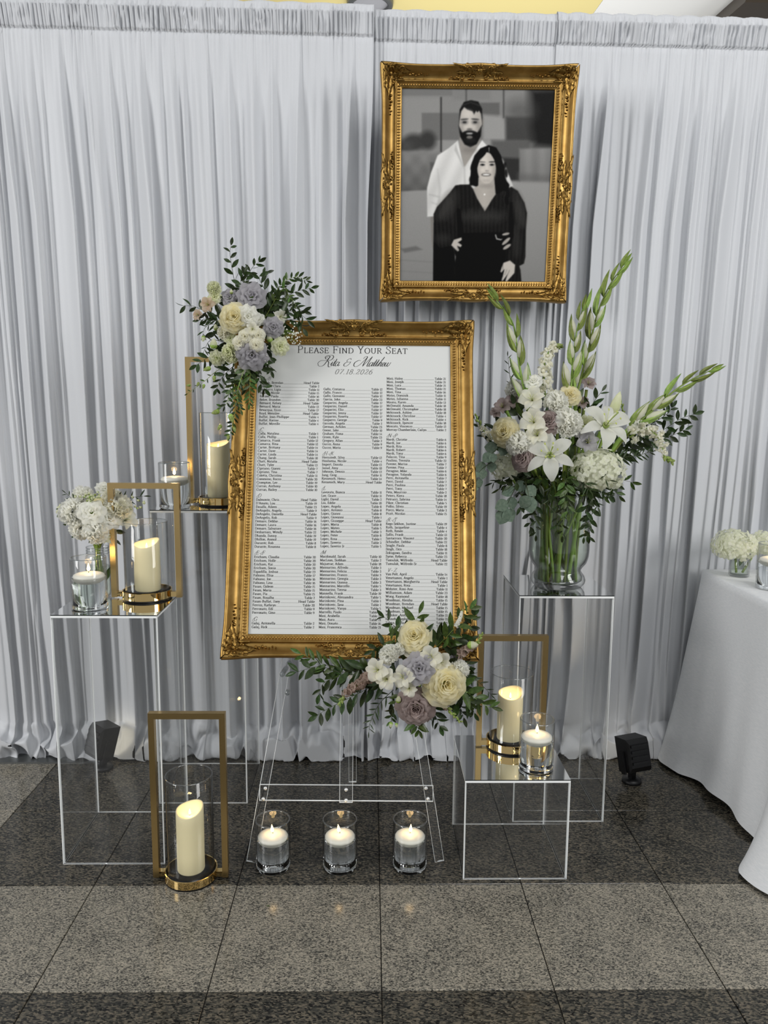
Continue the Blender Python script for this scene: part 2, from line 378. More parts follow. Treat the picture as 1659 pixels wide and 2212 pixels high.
# ------------------------------------------------------------------ drape panels
def drape(name, x0, x1, yp, seed, label, wm=(.022, .06), wb=(.06, .13), drift=0.0, lift=0.0, ymin=.366):
    rs = np.random.RandomState(seed)
    nx = int((x1-x0)/.0042)
    xs = np.linspace(x0, x1, nx)
    def prof(w0, w1, p, alo=.35, ww=(.95, 1.0)):
        e = [x0-.6]; amp = []
        while e[-1] < x1+.6:
            e.append(e[-1]+rs.uniform(w0, w1)*(1 if rs.rand() > .2 else .55)); amp.append(rs.uniform(alo, 1))
        e = np.array(e); amp = np.array(amp); sk = rs.uniform(.3, .7, len(amp)); wd = rs.uniform(*ww, len(amp))
        def f(x):
            k = np.clip(np.searchsorted(e, x)-1, 0, len(amp)-1)
            ph = (x-e[k])/(e[k+1]-e[k])
            ph = np.where(ph < sk[k], .5*ph/sk[k], .5+.5*(ph-sk[k])/(1-sk[k]))
            ph = np.clip((ph-.5)/wd[k]+.5, 0, 1)
            return amp[k]*(.5-.5*np.cos(2*math.pi*ph))**p
        return f
    fT, fM, fM2, fB, fS = prof(.008, .020, 1.1), prof(*wm, .8, .3, (.35, .8)), prof(wm[0]*.42, wm[1]*.5, .75, .15, (.5, .98)), prof(*wb, 1.0, .3, (.5, .95)), prof(.01, .03, 1.0)
    def wob(sc, n=6):
        k = rs.uniform(.4, 1.0, n)*sc; ph = rs.uniform(0, 6.28, n); am = rs.normal(0, 1, n)
        return lambda x: sum(a*np.sin(x*q+p) for a, q, p in zip(am, k, ph))/math.sqrt(n)
    w1, w2, w3, w4, w5 = wob(9), wob(20), wob(45), wob(14), wob(60)
    ZT, ZS, ZB = 2.752, 2.648, .14
    rows = []
    edge = .006*np.abs(w3(xs))
    for t in np.linspace(0, 1, 7):             # ruffle over the pipe, rolled from the back
        a = math.pi*(.95-.95*t)
        rows.append(np.column_stack([xs, yp-.024*math.cos(a) - .010*fT(xs)*t, ZT-.03+.030*math.sin(a)+edge*math.sin(a)-.004*fT(xs)]))
    hz = np.linspace(ZT-.035, ZS, 14)
    for i, z in enumerate(hz):                 # rod pocket: tight gathers
        t = i/13
        lean = .006*w3(xs*1.0)*t
        rows.append(np.column_stack([xs+lean*.6, yp-.024*(1-t*.55)-(.020-.004*t)*fT(xs+lean)-.006*fS(xs+lean*2), np.full(nx, z)]))
    rows.append(np.column_stack([xs, yp-.006-.004*fT(xs)-.004*fM(xs), np.full(nx, ZS-.003)]))
    zz = np.concatenate([np.linspace(ZS-.007, ZS-.15, 8), np.linspace(ZS-.2, ZB, 44)])
    for z in zz:
        t = (ZS-z)/(ZS-ZB); q = min(1, t*9)
        s = t**1.5
        dx = drift*t + .010*w1(np.full(nx, 0)+z*.7)*t + .004*w4(xs+z*.25)*t
        a = (1-min(1, t*1.4))
        y = yp-.008-.010*fT(xs)*(1-q)*.8 - q*((.036+.014*t)*fM(xs+dx)*min(1,.35+t*3)*(1-.2*s) + (.015+.003*a)*fM2(xs-dx*.7)*(1-.3*s) + .032*s*fB(xs+dx*1.2)) - .002*w2(xs+z*.4)*t
        dep = yp-.008-y; kk = .85*np.tanh(2.5*w1(xs*.35))*min(1, t*4)
        rows.append(np.column_stack([xs+.004*t*w2(xs*.7+z*.1)+kk*dep, np.maximum(y, ymin), np.full(nx, z)]))
    last = rows[-1]
    B = .72+.28*np.clip(w4(xs), -1, 1)+.30*(fB(xs)-.35)
    B = np.clip(B, .35, 1.02)
    path = catmull([(0, ZB), (.006, .115), (.030, .085), (.062, .066), (.080, .040), (.078, .016), (.055, .005), (.020, .004), (.0, .003)], 4)
    npth = len(path)
    for k, (d, z) in enumerate(path[1:]):
        t = (k+1)/npth
        cr = .020*np.sin(w2(xs)*2.6+t*7+w1(xs)*2)+.014*np.sin(w4(xs)*3+t*15)+.012*np.sin(w3(xs)*2.4-t*13)
        env = math.sin(math.pi*min(1, t*1.05))
        y = last[:, 1]*(1-t*.5)+(yp-.03)*t*.5 - d*B*1.0 + cr*env*.9
        zc = np.maximum(z*(1+min(1, t*3)*(.45*B-.25))+.018*env*np.sin(w3(xs)*2.2+t*9+w5(xs)), .002 if z < .012 else .004)
        zc = np.minimum(zc, ZB+.03)
        rows.append(np.column_stack([last[:, 0]+.012*env*w3(xs+t*.1), np.maximum(y, ymin), zc]))
    A = np.array(rows); A[:, :, 0] *= 1-.055*np.clip((2.75-A[:, :, 2])/2.75, 0, 1)
    A[:, :, 2] += np.clip((A[:, :, 2]-.3)/2.4, 0, 1)*(.012-.009*A[:, :, 0])+lift*np.clip((A[:, :, 2]-2.4)/.3, 0, 1)
    mb = MB(); mb.grid(A, 0, flip=True)
    o = mb.build(name, M['fabric'])
    return tag(o, label, 'drape', 'drape panels on the pipe')
drape('drape_curtain', -2.2, -.03, .455, 11, 'white drape panel hanging behind the acrylic candle pedestals', (.050, .125), (.09, .17), lift=.006)
drape('drape_curtain', -.13, .72, .476, 5, 'white finely gathered drape panel behind the framed couple portrait', (.030, .075), (.07, .13))
drape('drape_curtain', .62, 2.3, .468, 9, 'white drape panel with broad folds behind the clothed table', (.045, .12), (.09, .17), ymin=.384)
pole = MB().tube([(-2.1, .464, 2.752), (2.25, .464, 2.712)], .012, 10)
tag(pole.build('drape_pipe', M['steel']), 'horizontal steel pipe inside the gathered drape tops', 'pipe')
# ------------------------------------------------------------------ acrylic pedestals
PW = .305
def sheet(hx, hy, ht, b=.0013):
    "clear sheet in the xy plane with arrises coloured white for the light they catch: material 0 faces, 1 edges"
    mb = MB(); xs, ys = (-hx, -hx+b, hx-b, hx), (-hy, -hy+b, hy-b, hy)
    for sg in (-1, 1):
        P = np.array([[(x, y, sg*ht) for y in ys] for x in xs]); n0 = len(mb.f)
        mb.grid(P, 0, flip=(sg > 0)); mb.m[n0:] = [1, 1, 1, 1, 0, 1, 1, 1, 1]
    for q in (((-hx, -hy), (hx, -hy)), ((hx, -hy), (hx, hy)), ((hx, hy), (-hx, hy)), ((-hx, hy), (-hx, -hy))):
        mb.add([(*q[0], -ht), (*q[1], -ht), (*q[1], ht), (*q[0], ht)], [(0, 1, 2, 3)], 1)
    return mb
def panel(name, x0, x1, y0, y1, z0, z1, axis, parent):
    c = ((x0+x1)/2, (y0+y1)/2, (z0+z1)/2); h = ((x1-x0)/2, (y1-y0)/2, (z1-z0)/2)
    if axis == 'x': mb, B = sheet(h[1], h[2], h[0]), np.column_stack([(0, 1, 0), (0, 0, 1), (1, 0, 0)])
    elif axis == 'y': mb, B = sheet(h[2], h[0], h[1]), np.column_stack([(0, 0, 1), (1, 0, 0), (0, 1, 0)])
    else: mb, B = sheet(h[0], h[1], h[2]), np.eye(3)
    return mb.build(name, [M['acrylic'], M['acrylic_edge_glint']], parent, smooth=False, M=xf(c, B.astype(float)))
def pedestal(x, y, h, label):
    "x, y: front left corner"
    t = .0048
    p = empty('acrylic_pedestal', (x+PW/2, y+PW/2, 0), label, 'pedestal', 'clear acrylic display pedestals')
    w = PW/2
    panel('front_panel', -w, w, -w, -w+t, 0, h-t, 'y', p)
    panel('back_panel', -w, w, w-t, w, 0, h-t, 'y', p)
    panel('side_panel', -w, -w+t, -w+t+.0002, w-t-.0002, 0, h-t, 'x', p)
    panel('side_panel', w-t, w, -w+t+.0002, w-t-.0002, 0, h-t, 'x', p)
    panel('top_panel', -w, w, -w, w, h-t+.0002, h, 'z', p)
    mb = MB().box(-w, w, -w, w, h+.0002, h+.003); mb.m = [1, 1, 1, 1, 0, 0]
    mb.build('mirror_top', [M['mirror'], M['mirror_edge']], p, smooth=False)
    return p
HA, HB, HC, HD = .768, 1.025, .772, .306
pedestal(-.951, -.308, HA, 'tall clear acrylic pedestal carrying the small white posy jar')
pedestal(-.760, .052, HB, 'tallest clear acrylic pedestal close to the drape with lantern on top')
pedestal(.447, -.072, HC, 'tall clear acrylic pedestal carrying the large lily vase')
pedestal(.244, -.389, HD, 'low cube of clear acrylic with lantern and candle on mirrored top')
ZA, ZB_, ZC, ZD = HA+.003, HB+.003, HC+.003, HD+.003

# ------------------------------------------------------------------ candles
def teardrop(h, r):
    return [(.0004, 0), (r*.75, h*.12), (r, h*.28), (r*.8, h*.5), (r*.42, h*.75), (.0003, h)]
def glow(parent, loc, watt, r=.01):
    d = bpy.data.lights.new('candle_glow', 'POINT'); d.energy = watt; d.color = (1, .66, .30); d.shadow_soft_size = r
    o = bpy.data.objects.new('candle_glow', d); COL.objects.link(o); o.parent = parent; o.location = loc
def cylinder_candle(x, y, z, label, group=None, rot=0, lean=0.0):
    "glass cylinder (a thing) and the floating candle in it (another thing)"
    r, h, wl = .0515, .153, .094
    g = empty('glass_cylinder_vase', (x, y, z), label, 'vase', group)
    wall = MB().lathe([(r, .004), (r, h-.002), (r-.001, h), (r-.0028, h), (r-.0032, h-.002), (r-.0032, .014)], 48)
    wall.build('glass_wall', M['glass'], g)
    rim = MB().lathe([(r+.0002, h-.0022), (r-.0008, h+.0006), (r-.0028, h+.0006), (r-.0036, h-.002)], 48); rim.build('rim', M['rim'], g)
    MB().lathe([(.0005, .0005), (r-.004, .0005), (r-.0005, .004), (r-.0005, .012), (r-.0033, .0138), (.0005, .0132)], 48).build('thick_base', M['glass_base'], g)
    MB().lathe([(.0005, .0142), (r-.0034, .0142), (r-.0034, wl-.001), (r-.0038, wl), (.0005, wl)], 48).build('water', M['water'], g)
    c = empty('floating_candle', (x, y, z+wl), label.replace('glass cylinder', 'floating white candle inside glass cylinder'), 'candle', (group or '')and'floating candles')
    b = MB().lathe([(.0005, -.019), (.024, -.018), (.038, -.010), (.0445, .0), (.0445, .004), (.043, .007), (.036, .0105), (.024, .0122), (.010, .0125), (.0005, .0125)], 40)
    b.build('wax', M['wax_white'], c)
    MB().tube([(0, 0, .0115), (.0004, 0, .016), (lean*.3, 0, .021)], .0009, 6).build('wick', M['wick'], c)
    f = MB().lathe(teardrop(.024, .0052), 14).build('flame', M['flame'], c, M=Matrix.Translation((lean*.3, 0, .017)) @ Matrix.Rotation(lean*22, 4, 'Y'))
    glow(c, (lean*.3, 0, .036), .075)
    return g
def lantern(x, y, z, tall, label, rotz=0.0, cdx=0.0):
    H, gh, ch = (.505, .318, .225) if tall else (.362, .243, .188)
    L = empty('brass_lantern', (x, y, z), label, 'lantern'); L.rotation_euler.z = rotz
    w, b, d = .109, .0085, .010
    fr = MB()
    fr.box(-w, -w+2*b, -d, d, .004, H); fr.box(w-2*b, w, -d, d, .004, H); fr.box(-w+2*b, w-2*b, -d, d, H-2*b, H)
    fr.build('frame', M['brass'], L, smooth=False)
    MB().box(-w+2*b, -.070, -d*.9, d*.9, .006, .022).build('bracket', M['brass_pol'], L, smooth=False)
    MB().box(.070, w-2*b, -d*.9, d*.9, .006, .022).build('bracket', M['brass_pol'], L, smooth=False)
    MB().lathe([(.0005, .0), (.070, .0), (.0745, .001), (.0745, .005)], 56).build('foot', M['black'], L)
    o = MB().lathe([(.0735, .005), (.0755, .006), (.0755, .0285), (.0735, .0295), (.0715, .0285)], 56).build('base_ring', M['brass_pol'], L); smooth_by_angle(o, 40)
    MB().lathe([(.0005, .0265), (.0712, .0265), (.0712, .024)], 56).build('plate', M['black_plate'], L)
    r = .0672
    MB().lathe([(r, .027), (r, gh-.001), (r-.001, gh), (r-.002, gh), (r-.0024, gh-.001), (r-.0024, .027)], 64).build('glass_chimney', M['glass'], L)
    MB().lathe([(r+.0002, gh-.0016), (r-.0006, gh+.0004), (r-.0022, gh+.0004), (r-.0028, gh-.0016)], 64).build('rim', M['rim'], L)
    # LED pillar candle standing inside: a thing of its own
    c = empty('pillar_candle', (x+cdx*math.cos(rotz), y, z+.0268), 'ivory pillar candle with slanted top inside '+label, 'candle', 'ivory pillar candles')
    c.rotation_euler.z = rotz
    rc, hh = .0395, ch-.027
    seg = 40; ang = np.arange(seg)*2*math.pi/seg
    def top(a, k=1.0): return hh-.011+.010*math.sin(a+.5)*k+.003*math.sin(2*a+1)
    P = [[(rc*.97*math.cos(a), rc*.97*math.sin(a), 0) for a in ang], [(rc*math.cos(a), rc*math.sin(a), .003) for a in ang]]
    for t in (.3, .6, .9): P.append([((rc+.0004*math.sin(5*a+t*9))*math.cos(a), rc*math.sin(a), .003+(hh-.03)*t) for a in ang])
    P.append([(rc*math.cos(a), rc*math.sin(a), top(a)-.003) for a in ang])
    P.append([(rc*.975*math.cos(a), rc*.975*math.sin(a), top(a)) for a in ang])
    P.append([(rc*.92*math.cos(a), rc*.92*math.sin(a), top(a)-.001) for a in ang])
    P.append([(rc*.70*math.cos(a), rc*.70*math.sin(a), top(a)*.5+(hh-.03)*.5) for a in ang])
    P.append([(rc*.35*math.cos(a), rc*.35*math.sin(a), hh-.031) for a in ang])
    P.append([(rc*.02*math.cos(a), rc*.02*math.sin(a), hh-.032) for a in ang])
    MB().grid(np.array(P), 0, wrap=True).build('wax', M['wax'], c)
    fz = hh-.030
    MB().tube([(0, 0, fz-.004), (0, 0, fz+.002)], .0012, 6).build('wick', M['wick'], c)
    MB().lathe(teardrop(.017, .0034), 12).build('flame', M['flame'], c, M=Matrix.Translation((0, 0, fz)))
    glow(c, (0, -.004, fz+.016), .075, .006)
    return L
G = 'floating candles in glass cylinders on the floor'
for cx, lb in ((-.319, 'glass cylinder on the granite floor beside the tall floor lantern'), (-.119, 'glass cylinder on the granite floor midway between two floating candles'), (.091, 'glass cylinder on the granite floor beside the low acrylic cube')):
    cylinder_candle(cx, -.322, 0, lb, G, lean=R.uniform(-.01, .01))
cylinder_candle(-.866, -.226, ZA, 'glass cylinder before the small posy jar on mirrored pedestal')
cylinder_candle(-.690, .110, ZB_, 'glass cylinder on the tallest pedestal by the drape')
cylinder_candle(.464, -.312, ZD, 'glass cylinder on the low mirrored cube')
cylinder_candle(1.328, .055, .772, 'glass cylinder on the white table cloth')
lantern(-.552, -.372, 0, True, 'tall brass frame lantern standing on the granite floor')
lantern(-.730, -.105, ZA, False, 'short brass frame lantern beside the posy jar', cdx=.002)
lantern(-.556, .205, ZB_, True, 'tall brass frame lantern on the tallest pedestal', cdx=-.004)
lantern(.413, -.162, ZD, False, 'short brass frame lantern on the low mirrored cube', cdx=-.003)

# ------------------------------------------------------------------ black spot lamps on the floor
def spot_lamp(x, y, label, yaw, aim, watt):
    s = empty('floor_spotlight', (x, y, 0), label, 'lamp', 'black floor spotlights'); s.rotation_euler.z = yaw
    MB().lathe([(.0005, .0), (.034, .0), (.036, .004), (.034, .014), (.012, .018), (.0005, .018)], 24).build('foot', M['black'], s)
    MB().box(-.010, .010, -.010, .010, .016, .058).build('stand', M['black'], s, smooth=False)
    B = Matrix.Translation((0, 0, .112)) @ Matrix.Rotation(-.30, 4, 'X') @ Matrix.Scale(1.12, 4)
    hd = MB(); w = .042
    hd.add([(-w, -.026, -.055), (w, -.026, -.055), (w, -.026, .050), (-w, -.026, .050), (-w*.9, -.036, -.040), (w*.9, -.036, -.040), (w*.9, -.036, .036), (-w*.9, -.036, .036),
            (-w, .030, -.055), (w, .030, -.055), (w, .030, .058), (-w, .030, .058)],
           [(4,7,6,5),(0,4,5,1),(1,5,6,2),(2,6,7,3),(3,7,4,0),(0,1,9,8),(1,2,10,9),(2,3,11,10),(3,0,8,11),(8,9,10,11)])
    h = hd.build('lamp_head', M['black'], s, smooth=False, M=B)
    for k in range(4):
        MB().box(-w*.8, w*.8, -.040, -.037, -.03+k*.018, -.022+k*.018).build('cooling_fin', M['black'], h, smooth=False)
    MB().box(-w*.85, w*.85, .0302, .032, -.046, .046).build('lens', M['lens'], h, smooth=False)
    for k in (-1, 1): MB().box(k*(w+.004)-.003, k*(w+.004)+.003, -.010, .010, -.060, .012).build('yoke', M['black'], s, smooth=False, M=B)
    d = bpy.data.lights.new('spot_beam', 'SPOT'); d.energy = watt; d.color = (1, .80, .52); d.spot_size = 1.0; d.spot_blend = 1.0; d.shadow_soft_size = .03
    o = bpy.data.objects.new('spot_beam', d); COL.objects.link(o)
    p = Vector((x, y, .14)); o.location = p+(Vector(aim)-p).normalized()*.06
    o.rotation_euler = (Vector(aim)-p).to_track_quat('-Z', 'Y').to_euler()
spot_lamp(.940, .205, 'black floor spotlight between tall pedestal and clothed table', .35, (.60, .46, .85), 2.2)
spot_lamp(-1.042, .315, 'black floor spotlight seen behind the clear acrylic pedestal', -.75, (-.7, .46, 1.0), .08)

# ------------------------------------------------------------------ easel
E_ = empty('acrylic_easel', (-.10, -.12, 0), 'clear acrylic easel holding up the seating chart', 'easel')
EO = np.array([-.10, -.12, 0])
def bar(name, p, q, hw, ht, side, parent=E_):
    p, q = np.array(p)-EO, np.array(q)-EO
    ax = (q-p)/2; u = ax/np.linalg.norm(ax); s = np.array(side, float); s = s-u*(s@u); s /= np.linalg.norm(s); n = np.cross(u, s)
    mb = sheet(np.linalg.norm(ax), hw, ht, .0009)
    return mb.build(name, [M['acrylic'], M['acrylic_edge_glint']], parent, smooth=False, M=xf((p+q)/2, np.column_stack([u, s, n])))
def leg_y(z): return -.298+.2*z
bar('leg', (-.389, leg_y(0), .001), (-.135, leg_y(1.5), 1.50), .014, .004, (1, 0, 0))
bar('leg', (.183, leg_y(0), .001), (-.060, leg_y(1.5), 1.50), .014, .004, (1, 0, 0))
bar('leg', (-.093, .205, .001), (-.098, .022, 1.50), .014, .004, (1, 0, 0))
bar('centre_bar', (-.102, leg_y(.182)-.018, .182), (-.098, leg_y(1.48)-.012, 1.48), .020, .004, (1, 0, 0))
bar('cross_bar', (-.365, leg_y(.206)-.0085, .207), (.163, leg_y(.206)-.0085, .203), .024, .004, (0, .2, 1))
for bx in (-.347, -.102, .141):
    for bz in (.190, .221):
        x_ = bx+(.006 if bz < .2 else 0)*(-1 if bx < -.2 else 1 if bx > 0 else 0)
        n_ = np.array([0, -.98, .19])
        MB().lathe([(.0055, 0), (.0055, .002), (.003, .004), (.0003, .0045)], 12).build('bolt', M['chrome'], E_, M=xf(np.array([x_, leg_y(bz)-.0135-(.009 if bx == -.102 else 0), bz])-EO, basis(n_)))
for sx, zz in ((-.281, .585), (.078, .585), (-.284, .50), (.081, .50)):
    MB().tube([np.array([sx, leg_y(zz)+.004, zz])-EO, np.array([sx, leg_y(zz)-(.185 if zz > .55 else .012), zz+(.03 if zz > .55 else 0)])-EO], .0075, 12).build('peg', M['rim'], E_)
# ------------------------------------------------------------------ gilded frames
def rail_mesh(half_in, half_len_in, W, side_amp):
    "a mitred rail: runs along x, inner edge at y=0, grows to y=W, front is +z"
    prof = [(-.004, -.012), (-.004, .004), (-.001, .006), (.011, .007), (.013, .0085), (.0145, .012), (.017, .013), (.019, .012), (.0205, .009),
            (.025, .0085), (.032, .011), (.040, .017), (.047, .026), (.053, .034), (.057, .0375), (.061, .0375), (.0645, .034), (.067, .026), (.068, .014), (.068, -.014), (.06, -.016), (-.004, -.014)]
    ts = np.linspace(-1, 1, 61)
    P = []
    for w, h in prof:
        Lw = half_len_in+w; row = []
        for t in ts:
            s = t*Lw
            e = .005*math.exp(-(s/(.055))**2) + .007*math.exp(-((abs(s)-Lw)/.075)**2)-.004 if side_amp else 0
            k = max(0, (w-.042)/.026)
            k = min(k, 1)
            row.append((s, w+e*k, h+(.004*math.exp(-(s/.08)**2)+.004*math.exp(-((abs(s)-Lw)/.08)**2))*k if h > 0 else h))
        P.append(row)
    mb = MB(); mb.grid(np.array(P)); return mb
def prof_h(w):
    xs = [-.004, .011, .017, .0205, .025, .032, .040, .047, .053, .059, .0645, .068]; hs = [.006, .007, .013, .009, .0085, .011, .017, .026, .034, .0375, .034, .014]
    return float(np.interp(w, xs, hs))
def scroll(mb, c, r0, turns, a0, sgn, base, rad=.0032, n=26, grow=1.0):
    pts, rr = [], []
    for i in range(n):
        t = i/(n-1); a = a0+sgn*turns*2*math.pi*t; r = r0*(1-t*.82)
        x, y = c[0]+r*math.cos(a), c[1]+r*math.sin(a)
        pts.append((x, y, base(x, y)+.0025)); rr.append(rad*(.45+.9*t if grow else 1)*(1 if t < .95 else .7))
    mb.tube(pts, rr, 6)
def acanthus(mb, p, q, wid, base, curl=.4, n=9):
    "a raised lobed leaf from p to q"
    p, q = np.array(p, float), np.array(q, float); d = q-p; L = np.linalg.norm(d); d /= L; s = np.array([-d[1], d[0]])
    rows = []
    for i in range(n):
        t = i/(n-1)
        w = wid*(math.sin(math.pi*min(1, t*.9+.1))**.7)*(1+.28*math.sin(t*19))*(1-t*.25)
        c = p+d*L*t+s*curl*L*t*t*.5
        row = []
        for u in (-1, -.55, 0, .55, 1):
            x, y = c+s*w*u
            row.append((x, y, base(x, y)+.0012+(.0065*(1-abs(u)**1.3)-.002*(u == 0))*(math.sin(math.pi*min(1, t*.85+.15)))+.003*t))
        rows.append(row)
    mb.grid(np.array(rows), flip=True)
def side_ornament(L, seed):
    rs = random.Random(seed); mb = MB(); W0 = .042
    base = lambda x, y: prof_h(y)
    for sg in (-1, 1):
        scroll(mb, (sg*L*.20, W0+.004), .020, 1.35, 1.57, -sg, base)
        scroll(mb, (sg*L*.30, W0-.014), .012, 1.2, -1.2, sg, base, .0026)
        scroll(mb, (sg*L*.12, W0-.012), .010, 1.1, 2.2, -sg, base, .0026)
        acanthus(mb, (sg*.012, W0-.006), (sg*L*.30, W0+.016), .0085, base, -.35*sg)
        acanthus(mb, (sg*L*.10, W0-.002), (sg*L*.42, W0-.012), .0070, base, .30*sg)
        acanthus(mb, (sg*L*.25, W0+.010), (sg*L*.50, W0+.018), .0060, base, .2*sg)
        for k in range(6):                      # trailing husks
            t = k/5; x = sg*(L*.36+L*.16*t); y = W0-.015+.002*math.sin(k*2)
            mb.ball((x, y, base(x, y)+.003), .0052*(1-.5*t), .0040*(1-.5*t), .0038, 7, 4)
    mb.ball((0, W0+.006, base(0, W0+.006)+.003), .011, .012, .006, 12, 6)     # shell in the middle
    for k in range(7):
        a = math.pi*(k/6); x, y = .016*math.cos(a), W0+.004+.016*math.sin(a)
        acanthus(mb, (0, W0+.002), (x, y), .0034, lambda x, y: prof_h(min(y, .062))+.004, 0, 5)
    for k in range(9):
        x, y = rs.uniform(-L*.22, L*.22), rs.uniform(.024, .058); mb.ball((x, y, base(x, y)+.002), .0042, .0036, .0036, 7, 4)
    return mb
def corner_ornament(seed, arm=.105):
    "sits at the mitre: local origin the inner corner, arms run along -x and -y inside, +x +y outward"
    rs = random.Random(seed); mb = MB()
    base = lambda x, y: prof_h(min(.066, max(x, y, .008)))
    for sg in (0, 1):
        sw = (lambda p: (p[1], p[0])) if sg else (lambda p: p)
        f = -1 if sg else 1
        scroll(mb, sw((.030, .046)), .017, 1.4, .4, f, base)
        scroll(mb, sw((-.002, .044)), .014, 1.3, 2.4, -f, base)
        scroll(mb, sw((.012, .028)), .011, 1.2, -1, f, base, .0027)
        acanthus(mb, sw((.038, .040)), sw((-.022, .052)), .0095, base, .30*f)
        acanthus(mb, sw((.034, .032)), sw((-.035, .034)), .0085, base, -.22*f)
        acanthus(mb, sw((.044, .050)), sw((.008, .062)), .0070, base, .2*f)
        acanthus(mb, sw((.020, .020)), sw((-.014, .022)), .0055, base, .2*f)
        for k in range(7):
            t = k/6; p = sw((-.030-arm*.55*t, .034+.003*math.sin(k*2.1)))
            mb.ball((p[0], p[1], prof_h(.034)+.003), .0055*(1-.55*t), .0055*(1-.55*t), .004, 7, 4)
    for k in range(5):
        a = math.pi/4+(k-2)*.5; acanthus(mb, (.036, .036), (.036+.027*math.cos(a), .036+.027*math.sin(a)), .0062, base, 0)
    mb.ball((.036, .036, base(.036, .036)+.006), .009, .009, .006, 10, 5)
    for k in range(12):
        x, y = rs.uniform(.004, .06), rs.uniform(.004, .06); mb.ball((x, y, base(x, y)+.002), .0045, .004, .004, 7, 4)
    return mb
def gilded_frame(root, w, h):
    "root's local frame: x right, y up, z to the viewer; origin at the bottom middle of the OUTER frame"
    W = .068; y0 = W
    cx, cy = 0, y0+h/2
    rails = {'h': rail_mesh(h/2, w/2, W, 1).mesh('rail', M['gold']), 'v': rail_mesh(w/2, h/2, W, 1).mesh('rail', M['gold'])}
    oh, ov = side_ornament(.19, 1).mesh('side_ornament', M['gold_dark']), side_ornament(.21, 2).mesh('side_ornament', M['gold_dark'])
    co = corner_ornament(3).mesh('corner_ornament', M['gold_dark'])
    for k, (dx, dy) in enumerate(((0, 1), (1, 0), (0, -1), (-1, 0))):
        out = np.array([dx, dy, 0.]); al = np.array([dy, -dx, 0.])
        c = np.array([cx+dx*w/2, cy+dy*h/2, 0]); B = np.column_stack([al, out, (0, 0, 1.)])
        mh = xf(c, B)
        link('rail', rails['h' if dx == 0 else 'v'], root, mh)
        link('side_ornament', oh if dx == 0 else ov, root, xf(c+np.array([0, 0, .0006]), B))
    for sx, sy in ((1, 1), (1, -1), (-1, 1), (-1, -1)):
        if sx*sy > 0: B = np.column_stack([(sx, 0, 0), (0, sy, 0), (0, 0, 1)])
        else: B = np.column_stack([(0, sy, 0), (sx, 0, 0), (0, 0, 1)])
        link('corner_ornament', co, root, xf((cx+sx*w/2, cy+sy*h/2, .0006), B.astype(float)))
    bd = MB()                                   # egg beading around the sight edge
    def run(p, q):
        p, q = np.array(p), np.array(q); n = int(np.linalg.norm(q-p)/.0088); d = (q-p)/np.linalg.norm(q-p)
        Mx = np.column_stack([(-d[1], d[0], 0), (d[0], d[1], 0), (0, 0, 1)])
        for i in range(n):
            c = p+(q-p)*(i+.5)/n; bd.ball((c[0], c[1], .0075), .0052, .0033, .0034, 6, 4, M=Mx)
    o = .0055
    x0, x1, ya, yb = -w/2-o, w/2+o, y0-o, y0+h+o
    run((x0, yb), (x1, yb)); run((x1, yb), (x1, ya)); run((x1, ya), (x0, ya)); run((x0, ya), (x0, yb))
    tag(bd.build('beading', M['gold'], root), kind='stuff')
    MB().box(-w/2-.02, w/2+.02, y0-.02, y0+h+.02, -.012, -.0105).build('backing', M['gold_edge'], root, smooth=False)
